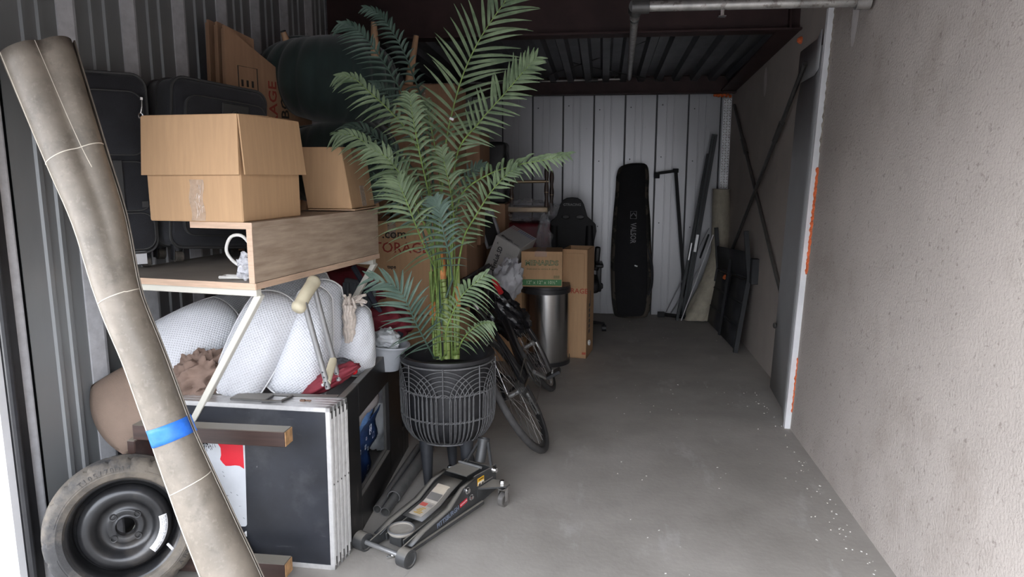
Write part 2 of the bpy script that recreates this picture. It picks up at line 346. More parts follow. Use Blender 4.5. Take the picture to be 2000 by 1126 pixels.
mb=MB(); mb.tube(catmull([aY(1000,90,6),aY(1150,130,6.4),aY(1300,160,6.9)],12),.004,5); mb.tube(catmull([aY(1060,150,6.6),aY(1180,110,6.1),aY(1300,66,5.3)],12),.006,5); obj('rod',mb,m_dsteel,wc)
# diamond plate strip in the far corner
mb=MB(); mb.box((1.178,YB-.012,1.71),(.075,.008,.86)); dp=obj('diamond_plate_strip',mb,m_dplate); tag(dp,'bright diamond plate strip in the far right corner','plate')
mb=MB()
for i in range(34):
    for j in range(3):
        mb.box((1.152+j*.026,YB-.017,1.295+i*.0252),(.02,.003,.006),M=Matrix.Rotation(R(45 if (i+j)%2 else -45),4,'Y'))
obj('tread_pattern',mb,m_chrome,dp,kind='stuff')
# ================================================================ desk with riser
ang=9.0; DC=aY(499,553,2.28); DZ=DC.z; DM=rz((DC.x,DC.y,0),-ang)   # local x to the right, y to the back; desk spans x -.70..0, y 0...92
dk=thing('desk','oak-topped desk with cream steel X legs, carrying suitcases and boxes','desk',DM)
DW=.705; DL=.93; RH=.185
mb=MB(); mb.box((-DW/2,DL/2,DZ-.012),(DW,DL,.022),.002); top=obj('desk_top',mb,m_oakd,dk)
mb=MB(); mb.box((-DW/2,-.001,DZ-.012),(DW,.002,.0225)); mb.box((.001,DL/2,DZ-.012),(.002,DL,.0225)); obj('edge_band',mb,m_oake,top,label='pale oak edge band')
mb=MB(); mb.box((-.012,DL/2,DZ+RH/2),(.022,DL,RH),.001); rb=obj('riser_panel',mb,m_oak,dk)
mb=MB(); mb.box((-.012,-.001,DZ+RH/2),(.022,.002,RH)); obj('edge_band',mb,m_oake,rb)
mb=MB(); mb.box((-.125,DL/2,DZ+RH+.011),(.25,DL,.022),.001); rs=obj('riser_shelf',mb,m_oak,dk)
mb=MB(); mb.box((-.125,-.001,DZ+RH+.011),(.25,.002,.022)); obj('edge_band',mb,m_oake,rs)
mb=MB(); mb.box((-.03,.45,DZ+RH/2),(.015,.02,RH)); obj('riser_support',mb,m_oakd,dk)
def bar(mb,a,b,s=.028,d=.018):
    a=V(a);b=V(b);x=(b-a); L=x.length; M=frame((0,0,0),x,(0,1,0)); mb.box((a+b)/2,(L,s,d),.002,M=M)
mb=MB(); bar(mb,(-DW+.01,.03,DZ-.037),(-.01,.03,DZ-.037),.03,.025); bar(mb,(-DW+.01,DL-.03,DZ-.037),(-.01,DL-.03,DZ-.037),.03,.025); bar(mb,(-.03,.04,DZ-.04),(-.03,DL-.04,DZ-.04)); bar(mb,(-DW+.03,.04,DZ-.04),(-DW+.03,DL-.04,DZ-.04)); obj('frame',mb,m_cream,dk)
for y in (.03,DL-.03):
    for a,b in (((-DW+.02,y-.014,DZ-.045),(-.092,y-.014,.004)),((-.015,y+.014,DZ-.045),(-DW+.02,y+.014,.004))):
        mb=MB(); bar(mb,a,b,.026,.024); obj('leg',mb,m_cream,dk)
# ================================================================ big carton on the riser
def carton(name,label,M,d,group=None,m=None,tape=True,flap=True,edge=.003):
    t=thing(name,label,'box',M,group); x,y,z=d; m=m or m_card
    mb=MB(); mb.box((x/2,y/2,z/2),(x,y,z),edge); obj('box_body',mb,m,t)
    if flap:
        for s in (0,1):
            mb=MB(); mb.box((x/2,y*(.25+.5*s),z+.003),(x-.004,y/2-.004,.004),.001); obj('flap',mb,m,t)
    if tape:
        mb=MB(); mb.box((x/2,y/2,z+.0058),(.05,y,.001)); mb.box((x/2,-.0008,z-.04),(.05,.001,.09)); obj('tape',mb,m_tape,t)
    return t
B0=aY(321,447,2.30); BM=DM.copy(); BM.translation=DM@V((-.40,-.02,0)); BM.translation.z=DZ+RH+.023
BM=BM@Matrix.Rotation(R(2),4,'Z')
bx=thing('brown_carton','big brown carton with folded-down lid flaps on the desk riser, nearest','box',BM)
BW=.372;BD=.37;BH=.345
mb=MB(); mb.box((BW/2,BD/2,BH/2),(BW,BD,BH),.004); obj('box_body',mb,m_card,bx)
LH=.185
def flapq(name,pts,off):
    mb=MB(); pts=[V(p) for p in pts]; n=(pts[1]-pts[0]).cross(pts[3]-pts[0]).normalized()*off
    mb.add(pts+[p+n for p in pts],[(0,1,2,3),(4,5,6,7),(0,1,5,4),(1,2,6,5),(2,3,7,6),(3,0,4,7)]); return obj(name,mb,m_card,bx,smooth=0)
flapq('front_flap',[(-.002,-.003,BH+.01),(BW+.002,-.003,BH+.012),(BW+.006,-.017,BH-LH),(-.004,-.020,BH-LH-.002)],.005)
flapq('side_flap',[(BW+.003,-.002,BH+.012),(BW+.003,BD,BH+.01),(BW+.018,BD+.012,BH-LH-.004),(BW+.014,.0,BH-LH)],-.005)
flapq('back_flap',[(0,0,BH+.01),(BW,0,BH+.01),(BW,BD/2,BH+.014),(0,BD/2,BH+.014)],.004)
flapq('back_flap',[(0,BD/2,BH+.012),(BW,BD/2,BH+.012),(BW,BD,BH+.008),(0,BD,BH+.008)],.004)
mb=MB(); mb.grid(lambda u,v:(.17+.055*u+.004*math.sin(v*9),-.0012-.002*abs(noise.noise(V((u*6,v*9,1)))),.003+.14*v),10,16); obj('tape',mb,m_tape,bx,smooth=0,label='wrinkled clear tape')
mb=MB()
for i in range(16):
    x=.175+.045*random.random(); z=.01+.11*random.random(); a=random.uniform(-.9,.9)+1.2; l=random.uniform(.008,.028)
    mb.tube([(x,-.0035,z),(x+l*math.cos(a)*.6,-.004,z+l*math.sin(a))],.0006,4)
obj('tape_crease',mb,mat('tape_glint',(.85,.8,.76),.2),bx)
mb=MB(); mb.grid(lambda u,v:(BW+.0012,.31+.0001*v,BH*.0+.01+.0*u),1,1)
# second carton, turned
c0=aY(688,419,2.93); c0.z=DZ+RH+.026
M2=Matrix.Translation(c0)@Matrix.Rotation(R(-2),4,'Z')@Matrix.Translation((-.2,0,.008))
b2=thing('tilted_carton','smaller brown carton turned cornerwise behind the big one on the riser','box',M2)
mb=MB(); mb.box((.1,.14,.13),(.2,.28,.26),.003); mb.v=[(x-.17*z,y+.05*z,z) for x,y,z in mb.v]; obj('box_body',mb,m_card,b2)
mb=MB(); mb.box((.2015,.13,.235),(.001,.05,.05)); mb.v=[(x-.17*z,y+.05*z,z) for x,y,z in mb.v]; obj('tape',mb,m_tapeb,b2,label='dark brown tape end'); mb=MB(); mb.box((.2015,.15,.05),(.001,.05,.09)); mb.v=[(x-.17*z,y+.05*z,z) for x,y,z in mb.v]; obj('tape',mb,m_tape,b2)
mb=MB(); mb.box((.11,.14,-.004),(.21,.29,.004)); obj('flap',mb,m_cardl,b2)
# ================================================================ suitcases
def softcase(name,label,M,W,D,Hh,parts):
    t=thing(name,label,'suitcase',M)
    def rr(w,h,r,n=6,x0=0,z0=0):
        P=[]
        for cx,cz,a0 in ((w/2-r,h-r,0),(-w/2+r,h-r,90),(-w/2+r,r,180),(w/2-r,r,270)):
            for i in range(n+1):
                a=R(a0+90*i/n); P.append((x0+cx+r*math.cos(a),z0+cz+r*math.sin(a)))
        return P
    mb=MB(); o=rr(W,Hh,.05); vs=[];fs=[];n=len(o)
    for y,k in ((0,.94),(.02,1),(D-.02,1),(D,.94)):
        vs+=[(x*k,y,(z-Hh/2)*k+Hh/2) for x,z in o]
    fs=[tuple(range(n)),tuple(3*n+i for i in range(n))]+[(r*n+i,r*n+(i+1)%n,(r+1)*n+(i+1)%n,(r+1)*n+i) for r in range(3) for i in range(n)]
    mb.add(vs,fs); obj('body',mb,m_fabric,t,smooth=50)
    for y in (.012,D-.012):
        mb=MB(); mb.tube([(x*.99,y,z) for x,z in o],.006,6,closed=True); obj('piping',mb,m_fabtrim,t)
    mb=MB(); mb.tube([(x*1.0,D*.55,z) for x,z in o],.005,6,closed=True,flat=1.5); obj('zipper',mb,m_fabtrim,t)
    for n_,w_,h_,x0,z0,th in parts:
        q=rr(w_,h_,.045 if h_>.12 else .02,5,x0,z0); mb=MB(); vs=[(x,-.0,z) for x,z in q]+[(x,-th,z) for x,z in q]+[(x0+(x-x0)*.93,-th-.006,z0+h_/2+(z-z0-h_/2)*.93) for x,z in q]; m_=len(q)
        mb.add(vs,[tuple(2*m_+i for i in range(m_))]+[(r*m_+i,r*m_+(i+1)%m_,(r+1)*m_+(i+1)%m_,(r+1)*m_+i) for r in (0,1) for i in range(m_)])
        pk=obj(n_,mb,m_fabric,t,smooth=50)
        mb=MB(); mb.tube([(x,-th-.001,z) for x,z in q],.0035,6,closed=True); obj('piping',mb,m_fabtrim,pk)
    for sx_ in (-1,1):
        for yy in (.04,D-.04):
            x=sx_*(W/2-.045); mb=MB(); mb.tube([(x,yy,.02),(x,yy,-.015)],[.028,.02],12); mb.box((x-.018,yy,-.03),(.004,.03,.045),.001); mb.box((x+.018,yy,-.03),(.004,.03,.045),.001)
            cs=obj('caster',mb,m_black,t); mb=MB(); mb.tube([(x-.014,yy-.008,-.038),(x+.014,yy-.008,-.038)],.021,16); obj('wheel',mb,m_rubber,cs)
    return t
S1=aY(243,497,2.50); SZ=DZ+.064
s1=softcase('black_suitcase','tall black fabric suitcase standing upright on the desk, leftmost, with silver zip pull',facing((S1.x-.012,2.52,SZ),0,8),.245,.16,.675,[('pocket',.205,.235,0,.375,.005),('pocket',.215,.185,0,.165,.004),('pocket',.225,.14,0,.015,.004)])
mb=MB(); mb.box((0,-.016,.26),(.03,.004,.19),.001); obj('webbing_strap',mb,m_fabtrim,s1); mb=MB(); mb.box((.083,-.016,.188),(.024,.004,.024),.001); obj('badge',mb,m_fabtrim,s1)
mb=MB(); mb.box((.1,-.014,.585),(.012,.008,.014),.002); mb.tube([(.1,-.018,.58),(.098,-.02,.555),(.092,-.02,.53)],[.003,.004,.003],6); mb.tube([(.092+.008*math.cos(a*PI/5),-.02,.52+.012*math.sin(a*PI/5)) for a in range(10)],.0025,5,closed=True); obj('zip_pull',mb,m_chrome,s1,label='silver zip pull')
mb=MB(); mb.box((.055,.01,-.02),(.045,.002,.05)); obj('luggage_label',mb,m_white,s1)
S2=aY(392,250,2.80)
s2=softcase('round_front_suitcase','black suitcase with a rounded front pocket, turned sideways behind the large carton',rz((-1.575,2.78,SZ),60)@Matrix.Rotation(R(5),4,'Y'),.42,.22,.665,[('pocket',.35,.55,.01,.05,.02)])
mb=MB(); mb.box((.04,-.028,.545),(.12,.006,.09),.004); bd=obj('badge_plate',mb,m_fabtrim,s2); mb=MB(); mb.tube([(.04+.016*math.cos(a*PI/6),-.034,.545+.018*math.sin(a*PI/6)) for a in range(12)],.004,6,closed=True); obj('badge_ring',mb,m_dsteel,bd)
# power adapter wrapped in plastic with a white cord
pw=thing('white_power_cord','white cord looped into a clear plastic bundle under the riser','cord',DM)
Z=DZ+.001
mb=MB(); mb.tube(catmull([(-.17,.05,Z+.006),(-.18,.08,Z+.006),(-.12,.09,Z+.008),(-.09,.08,Z+.03),(-.135,.07,Z+.06),(-.16,.065,Z+.10),(-.135,.06,Z+.148),(-.09,.06,Z+.155),(-.055,.06,Z+.12),(-.052,.06,Z+.08)],40),.0058,8); mb.tube(catmull([(-.06,.06,Z+.008),(-.13,.04,Z+.008),(-.18,.045,Z+.006)],10),.0058,8); obj('cord',mb,mat('white_cable',(.72,.7,.66),.5),pw)
mb=MB(); mb.box((-.085,.09,Z+.03),(.05,.03,.045),.004); obj('plug_block',mb,mat('grey_plug',(.5,.53,.56),.5),pw)
mb=crumple((-.07,.065,Z+.046),(.042,.035,.046),.5,3,8,26,18); obj('plastic_wrap',mb,mat('clear_film',(.8,.8,.85),.12,0,var=.2,scale=90,alpha=.55,bump=1,bscale=120),pw,smooth=20)
# small carton and dark stuff seen through under the riser
t=carton('small_box','small dull brown box at the back of the desk below the riser',DM@Matrix.Translation((-.28,.62,DZ+.001)),(.17,.12,.055),m=m_cardd,tape=False)
# ================================================================ rolled flooring sheet
m_mat=mat('vinyl_sheet',(.14,.12,.095),.5,0,scale=7,col2=(.26,.222,.178),lo=.3,hi=.7,detail=9,bump=.15); stain(m_mat,2.2,.5,.7,(.27,.235,.195),.75); stain(m_mat,12,.54,.64,(.115,.10,.08),.55); stain(m_mat,60,.55,.7,(.33,.29,.24),.3,detail=3)
cs_=[(72,93,2.10),(147,300,2.07),(195,430,2.05),(233,577,2.02),(282,700,2.0),(335,845,1.99),(398,1000,1.97),(452,1126,1.95)]
P=[aY(*c) for c in cs_]; dd=(P[-1]-P[-2]).normalized(); P.append(P[-1]+dd*((P[-1].z-.002)/-dd.z))
NP=40; pc_=catmull(P,NP); Rr=[.092,.078,.068,.056,.054,.056,.068,.075,.078]
def rad(s):
    q=s*(len(Rr)-1); k=min(int(q),len(Rr)-2); return Rr[k]+(Rr[k+1]-Rr[k])*(q-k)
def matp(s,a,off=0):
    q=s*NP; k=min(int(q),NP-1); c=pc_[k].lerp(pc_[k+1],q-k); t=(pc_[k+1]-pc_[k]).normalized()
    ax=V((1,.35,0)); ax=(ax-t*ax.dot(t)).normalized(); b=t.cross(ax)
    if b.y>0: b=-b
    op=max(0,1-s*3.2); r=rad(s)*(1+.10*op*math.sin(a*2+1))+off+(.010*(a/6.28) )
    # a=0 right edge, goes over the front to the left and round the back
    dimple=.03*max(0,1-s*2.5)*math.exp(-((a-1.15)/.35)**2)
    return c+ax*math.cos(a)*(r-dimple)+b*math.sin(a)*(r-dimple)*(1-.25*op)
rl=thing('rolled_vinyl_sheet','long grey-beige rolled tile-pattern floor sheet leaning to the left, blue tape round it','flooring roll')
mb=MB(); mb.grid(lambda u,v:matp(v,-.45+6.6*u),56,60); obj('sheet',mb,m_mat,rl,thick=.004)
m_line=mat('pale_grout_line',(.72,.66,.56),.6)
def mline(name,a0,a1,s0,s1,n=40,r=.0016): 
    mb=MB(); mb.tube([matp(s0+(s1-s0)*i/n,a0+(a1-a0)*i/n,.003) for i in range(n+1)],r,5); obj(name,mb,m_line,rl)
mline('grout_line',2.75,2.75,0,1); mline('edge_line',-.38,-.38,0,1,60,.0035); mline('grout_line',1.35,.9,0,.16,20,.0012)
for yy in (300,577,918):
    # position along the roll by height
    tz=aY(200 if yy==577 else (147 if yy==300 else 365),yy,2.03).z; s=min(range(200),key=lambda i:abs((pc_[int(i/200*NP)].z)-tz))/200
    mline('grout_line',-.3,2.9,s-.004,s+.006,24)
tz=aY(335,845,1.99).z; s=min(range(400),key=lambda i:abs(pc_[int(i/400*NP)].z+0-tz))/400
mb=MB(); mb.grid(lambda u,v:matp(s-.017+.027*v,6.28*u,.0045+.001*noise.noise(V((u*9,v*3,0)))),48,4); obj('blue_tape',mb,mat('blue_tape',(.03,.18,.72),.55,0,var=.15,scale=30,bump=.3),rl,thick=.001)
# ================================================================ spare wheel
TM=Matrix.Translation(aY(247,1040,2.10))@Matrix.Rotation(R(33),4,'Z')@Matrix.Rotation(R(90-8),4,'X')   # local z = wheel axis towards the door
TM.translation.z=.258
sw=thing('spare_wheel','black steel spare car wheel with dusty tyre leaning by the left wall','wheel',TM)
prof=[(.176,.045),(.182,.056),(.20,.062),(.222,.056),(.238,.042),(.243,.028),(.243,.024),(.247,.0),(.243,-.028),(.238,-.044),(.22,-.058),(.20,-.062),(.18,-.052),(.172,-.04),(.165,0),(.17,.03)]
def rf(i,j): return .972 if (j%7==0 and i in (4,5,6,8)) else (.975 if i in(6,) else 1)
mb=MB(); mb.lathe(prof,154,rf,closed=True); ty=obj('tyre',mb,m_rubber,sw,smooth=30)
mb=MB()
for a0,a1,r in ((-1,1.2,.206),(1.6,2.9,.206),(3.4,5,.206)):
    mb.tube([(r*math.cos(a0+(a1-a0)*i/24),r*math.sin(a0+(a1-a0)*i/24),.0605) for i in range(25)],.0012,4)
obj('sidewall_ridge',mb,m_rubber,ty)
for s_,a0 in (('T105/70D14',2.15),('TEMPORARY USE ONLY',.6)):
    for k,ch in enumerate(s_):
        a=a0-k*.078
        if ch!=' ': text(ch,.024,m_rubber,ty,Matrix.Translation((.213*math.cos(a),.213*math.sin(a),.0585))@Matrix.Rotation(a-PI/2,4,'Z')@Matrix.Rotation(-.25,4,'X'),ext=.0016,name='raised_lettering')
mb=MB(); mb.lathe([(.184,.056),(.187,.052),(.183,.046),(.172,.043),(.166,.036),(.160,.0),(.158,-.02),(.160,-.045),(.18,-.05)],72); rim=obj('rim',mb,m_blacksteel,sw,smooth=60)
mb=MB(); mb.lathe([(.159,-.02),(.145,-.012),(.147,.004),(.140,.018),(.122,.030),(.104,.027),(.088,.012),(.083,.002),(.076,.0),(.066,-.004),(.058,.002),(.052,.004),(.042,.001),(.034,.001),(.031,.005),(.029,.0),(.029,-.02)],72); di=obj('wheel_disc',mb,m_blacksteel,sw,smooth=60)
for k in range(4):
    a=R(43+90*k); c=V((.052*math.cos(a),.052*math.sin(a),.006)); mb=MB(); mb.T=Matrix.Translation(c); mb.lathe([(.012,-.004),(.0115,.002),(.0085,.0015),(.0075,-.004),(.0,-.005)],16); obj('bolt_hole',mb,m_blacksteel,di)
mb=MB(); n=20
vs=[((r)*math.cos(a),(r)*math.sin(a),z) for i in range(n+1) for a in [R(-50+62*i/n)] for r,z in ((.106,.0335),(.131,.0305))]
mb.add(vs,[(2*i,2*i+1,2*i+3,2*i+2) for i in range(n)]); st=obj('warning_sticker',mb,m_white,sw,thick=.0008,label='white curved warning sticker')
for rr_,s_ in ((.1255,'DO NOT EXCEED 50 MPH  80 KM/H'),(.1195,'INFLATE TO 60 PSI 420 KPA'),(.113,'TEMPORARY USE ONLY  TIRE')):
    for k,ch in enumerate(s_):
        a=R(9)-k*.0335
        if a<R(-48): break
        if ch!=' ': text(ch,.0058,m_black,st,Matrix.Translation((rr_*math.cos(a),rr_*math.sin(a),.0342-(rr_-.106)*.12))@Matrix.Rotation(a-PI/2,4,'Z')@Matrix.Rotation(-.23,4,'X'),ext=.0002)
mb=MB(); mb.tube([(.125,-.085,.02),(.140,-.098,.045)],.005,8); obj('valve_stem',mb,m_white,sw)
# ================================================================ upturned side table with dark legs
m_dwood=mat('dark_wood',(.035,.018,.014),.4,0,var=.35,scale=9,stretch=(.3,4,4),dust=.9,dcol=(.24,.22,.18)); m_ewood=mat('raw_wood_end',(.42,.24,.11),.8,0,var=.25,scale=40)
ut=thing('overturned_table','dark brown table tipped on its side, legs lying out in front of the black panels','table')
tx=-1.62
mb=MB(); mb.box((tx,2.40,.27),(.03,.44,.53),.003); obj('tabletop',mb,m_dwood,ut)
for e,(px,py) in ((1,(566,850)),(1,(566,1104)),(0,(566,850)),(0,(566,1104))):
    a=aY(px,py,2.235 if e else 2.57)
    z=max(.031,a.z) if py>1000 else a.z
    if not e: continue
    mb=MB(); mb.box(((tx+a.x)/2,2.225,z),(a.x-tx,.06,.055),.002); lg=obj('leg',mb,m_dwood,ut); mb=MB(); mb.box((a.x+.0008,2.225,z),(.002,.056,.051)); obj('end_grain',mb,m_ewood,lg,label='raw wood end')
# ================================================================ folded table panels
m_panel=mat('black_panel',(.018,.020,.026),.42,0,var=.3,scale=4); stain(m_panel,3,.5,.68,(.075,.078,.085),.55); stain(m_panel,40,.7,.74,(.4,.4,.4),.5); stain(m_panel,11,.62,.65,(.1,.1,.1),.4,stretch=(.3,1,2.5))
m_alu=mat('aluminium_frame',(.66,.65,.64),.35,.55,var=.08,scale=30,bump=.15); stain(m_alu,24,.62,.67,(.32,.28,.25),.5)
PM=rz((-.957,2.335,0),-1.5)@Matrix.Rotation(R(-1.2),4,'X')
ft=thing('folded_panel_table','folded aluminium-framed black table panels with a red and white emblem','folding table',PM)
W=.62;Hh=.625
for k in range(5):
    y=k*.0275; dx=k*.003
    mb=MB()
    for c,d in (((dx-.009,y+.012,Hh/2),(.018,.024,Hh)),((dx-W+.009,y+.012,Hh/2),(.018,.024,Hh)),((dx-W/2,y+.012,.009),(W,.024,.018)),((dx-W/2,y+.012,Hh-.009),(W,.024,.018))): mb.box(c,d,.0015)
    mb.tube([(dx+.0005,y+.006,.02),(dx+.0005,y+.006,Hh-.02)],.0022,5); mb.tube([(dx+.0005,y+.018,.02),(dx+.0005,y+.018,Hh-.02)],.0022,5)
    fr=obj('aluminium_frame',mb,m_alu,ft)
    mb=MB(); mb.box((dx-W/2,y+.012,Hh/2),(W-.034,.016,Hh-.034)); pn=obj('panel',mb,m_panel,ft)
    if k==0: pn0=pn
    for zz in (.035,Hh-.03):
        mb=MB(); mb.box((dx+.001,y+.012,zz),(.003,.014,.03),.001); obj('corner_clip',mb,m_dsteel,fr)
    mb=MB(); mb.sphere((dx+.001,y+.012,Hh*.53),.0035,8,6); obj('rivet',mb,m_dsteel,fr)
mb=MB(); mb.box((-.13,.06,Hh+.004),(.02,.012,.008),.002); mb.box((-.11,.065,Hh+.003),(.02,.006,.005),.001); obj('latch',mb,m_rust,ft)
mb=MB(); mb.box((-.33,.06,Hh+.006),(.14,.07,.01),.002); mb.tube([(-.27,.02,Hh+.006),(-.20,.03,Hh+.006),(-.19,.10,Hh+.006)],.006,6); obj('folding_leg',mb,m_dsteel,ft)
# emblem: white field with red corner, black scribble scuffs, letter M. built flat on the front panel (local x from right edge)
def pl(px,py): 
    r=PM.inverted(); o=r@V((0,0,H)); d=(r.to_3x3()@ray(px,py)); t=(.0032-o.y)/d.y; return V((o.x+d.x*t,o.z+d.z*t,0))
def flat(name,pts,m,y,par,th=.0006):
    mb=MB(); n=len(pts); mb.add([(p[0],y,p[1]) for p in pts]+[(p[0],y-th,p[1]) for p in pts],[tuple(range(n)),tuple(range(n,2*n))]+[(i,(i+1)%n,n+(i+1)%n,n+i) for i in range(n)]); return obj(name,mb,m,par,smooth=0)
m_emw=mat('emblem_white',(.55,.57,.60),.5,0,var=.06,scale=9); stain(m_emw,18,.63,.66,(.1,.1,.11),.8,stretch=(.5,1,1.8)); m_emr=mat('emblem_red',(.62,.015,.03),.5,0,var=.06)
wp=[pl(*p) for p in ((300,858),(476,860),(484,1020))]
Q=[pl(300,857),pl(478,862)]
for i in range(7):
    a=R(0-90*i/6); c=pl(477,1022); Q.append(V((c.x+.011*math.cos(a),c.y+.011*math.sin(a),0)))
Q.append(pl(300,1020)); em=flat('emblem_field',Q,m_emw,.0036,pn0)
Q=[pl(*p) for p in ((372,859),(379,861),(386,857),(395,858),(416,858),(425,864),(431,876),(432,890),(430,896),(440,909),(448,910),(460,907),(470,910),(477,915),(475,862),(372,855))]
# red areas: right of the head shape
Q=[pl(*p) for p in ((414,857),(424,863),(431,874),(432,888),(430,896),(435,903),(441,909),(450,909),(459,908),(468,909),(477,915),(474,861))]
flat('emblem_red',Q,m_emr,.0029,pn0)
Q=[pl(*p) for p in ((340,857),(392,857),(386,863),(382,872),(378,884),(350,890))]; flat('emblem_red',Q,m_emr,.0029,pn0)
mb=MB()
for i in range(46):
    p=pl(400+random.gauss(0,11),864+abs(random.gauss(0,6))); a=random.uniform(-2.2,-.9); l=random.uniform(.004,.02); mb.tube([(p.x,.0028,p.y),(p.x+l*math.cos(a)*.6,.0027,p.y+l*math.sin(a))],.0009,4)
for q in ((391,864),(388,868),(397,865),(404,866)):
    p=pl(*q); mb.box((p.x,.0028,p.y),(.012,.0006,.005),M=Matrix.Rotation(.5,4,'Y'))
for q in ((434,920),(436,928),(450,960),(462,965),(455,1000),(475,1010),(445,1002)):
    p=pl(*q); mb.tube([(p.x,.0028,p.y),(p.x+.006,.0027,p.y-.004)],.0008,4)
obj('paint_scuffs',mb,m_black,pn0)
p=pl(477,1042); text('M',.030,mat('print_white',(.8,.8,.8),.5),pn0,Matrix.Translation((p.x,.0036,p.y))@Matrix.Rotation(PI/2,4,'X'),bold=.0006)
# ================================================================ black cabinet shell lying behind
m_cab=mat('black_lacquer',(.012,.011,.011),.35,0,var=.4,scale=5,dust=.9,dcol=(.20,.185,.165)); stain(m_cab,34,.7,.74,(.35,.35,.34),.5); stain(m_cab,7,.64,.67,(.14,.12,.1),.5,stretch=(1,2,.6))
CM=rz((-.945,2.475,0),3.3)   # local y along its length, x negative to the left
cb=thing('black_cabinet','long black cabinet shell lying open-side up, full of bags and bedding','cabinet',CM)
CL=1.06; CW=.84; CH=.625
def cx(px,py):   # hit the side plane in local coordinates
    r=CM.inverted(); o=r@V((0,0,H)); d=r.to_3x3()@ray(px,py); t=-o.x/d.x; return (o.y+d.y*t,o.z+d.z*t)
w1=[cx(703,826),cx(760,766),cx(762,880),cx(706,946)]; w2=[cx(783,750),cx(850,690),cx(850,790),cx(786,850)]
ya,yb_=(w1[0][0]+w1[3][0])/2,(w1[1][0]+w1[2][0])/2; za,zb=.145,.485
print('windows',w1,w2)
yc=max(yb_+.06,w2[0][0]); yd=CL-.08
mb=MB()
def slab(y0,y1,z0,z1): mb.box((-.015,(y0+y1)/2,(z0+z1)/2),(.03,y1-y0,z1-z0),.002)
slab(0,ya,0,CH); slab(yb_,yc,0,CH); slab(yd,CL,0,CH)
for a,b in ((ya,yb_),(yc,yd)): slab(a,b,0,za); slab(a,b,zb,CH)
obj('side_panel',mb,m_cab,cb,smooth=20)
mb=MB(); mb.box((-CW+.015,CL/2,CH/2),(.03,CL,CH),.002); obj('side_panel',mb,m_cab,cb)
for y in (.015,CL-.015): mb=MB(); mb.box((-CW/2,y,CH/2),(CW-.06,.03,CH),.002); obj('end_panel',mb,m_cab,cb)
mb=MB(); mb.box((-CW/2,CL/2,.012),(CW-.06,CL-.06,.024)); obj('bottom_panel',mb,m_cab,cb)
for a,b in ((ya,yb_),(yc,yd)):
    mb=MB()
    for c,d in (((0,a+.004,(za+zb)/2),(.012,.008,zb-za)),((0,b-.004,(za+zb)/2),(.012,.008,zb-za)),((0,(a+b)/2,za+.004),(.012,b-a,.008)),((0,(a+b)/2,zb-.004),(.012,b-a,.008))): mb.box((c[0]-.022,c[1],c[2]),d)
    obj('window_frame',mb,m_dsteel,cb)
# bags seen through the two openings
m_navy=mat('navy_plastic',(.02,.045,.13),.3,0,var=.5,scale=9); m_blue=mat('clear_blue_plastic',(.12,.24,.5),.2,0,var=.5,scale=7,bump=.5,bscale=20)
bb=crumple((0,0,0),(.13,.17,.12),.2,5); bo=obj('blue_bag',bb,m_blue,smooth=40,M=CM@Matrix.Translation((-.17,(ya+yb_)/2+.07,.40))); tag(bo,'crumpled translucent blue bag behind the nearer cabinet opening','bag')
nb=thing('navy_tote_bag','navy tote bag with white square-outline print in the cabinet opening','bag',CM@Matrix.Translation((-.035,ya+.0,.03)))
mb=MB(); hy=yb_-ya; mb.grid(lambda u,v:(-.05+.03*math.sin(u*5+v*3)+.012*math.sin(v*14),hy*1.0*u,.31*v*(.8+.3*u)+.0),20,14); obj('bag_body',mb,m_navy,nb,thick=.004)
mb=MB(); m_pw=mat('print_line',(.75,.8,.9),.6)
for i in range(30):
    u=random.random()*.9+.02; v=random.random()*.9; s_=random.choice((.012,.018,.026)); zc=.31*v*(.8+.3*u); yc_=hy*u
    xx=-.05+.03*math.sin(u*5+v*3)+.012*math.sin(v*14)+.008
    q=[(xx,yc_-s_/2,zc-s_/2),(xx,yc_+s_/2,zc-s_/2),(xx,yc_+s_/2,zc+s_/2),(xx,yc_-s_/2,zc+s_/2)]
    mb.tube(q,.0011,4,closed=True)
obj('square_print',mb,m_pw,nb)
wbag=crumple((0,0,0),(.10,.12,.20),.3,9); wo=obj('white_bag',wbag,mat('white_film',(.6,.62,.64),.35,0,var=.12,scale=8),smooth=40,M=CM@Matrix.Translation((-.13,(yc+yd)/2,.24))); tag(wo,'white plastic bag showing in the farther cabinet opening','bag')
# ================================================================ pillows
m_pil=mat('white_mesh_knit',(.70,.71,.74),.8,0,var=.03,scale=5)
t,N,L,b=nodes(m_pil); tc=N.new('ShaderNodeTexCoord'); hs=[]
for k in (1,-1):
    mp=N.new('ShaderNodeMapping'); mp.inputs['Rotation'].default_value=(0,R(45)*k,0); L.new(tc.outputs['Object'],mp.inputs[0])
    wv=N.new('ShaderNodeTexWave'); wv.wave_type='BANDS'; wv.bands_direction='X'; wv.inputs['Scale'].default_value=34; wv.inputs['Distortion'].default_value=0; L.new(mp.outputs[0],wv.inputs[0]); hs.append(wv)
mul=N.new('ShaderNodeMath'); mul.operation='MULTIPLY'; L.new(hs[0].outputs['Fac'],mul.inputs[0]); L.new(hs[1].outputs['Fac'],mul.inputs[1])
bp=N.new('ShaderNodeBump'); bp.inputs['Strength'].default_value=.6; bp.inputs['Distance'].default_value=.003; bp.invert=True; L.new(mul.outputs[0],bp.inputs['Height']); L.new(bp.outputs[0],b.inputs['Normal'])
src=b.inputs['Base Color'].links[0].from_socket; mx=N.new('ShaderNodeMix'); mx.data_type='RGBA'; L.new(mul.outputs[0],mx.inputs[0]); L.new(src,mx.inputs[6]); mx.inputs[7].default_value=(.56,.57,.60,1); L.new(mx.outputs[2],b.inputs['Base Color'])
m_pip=mat('pillow_piping',(.75,.75,.75),.7)
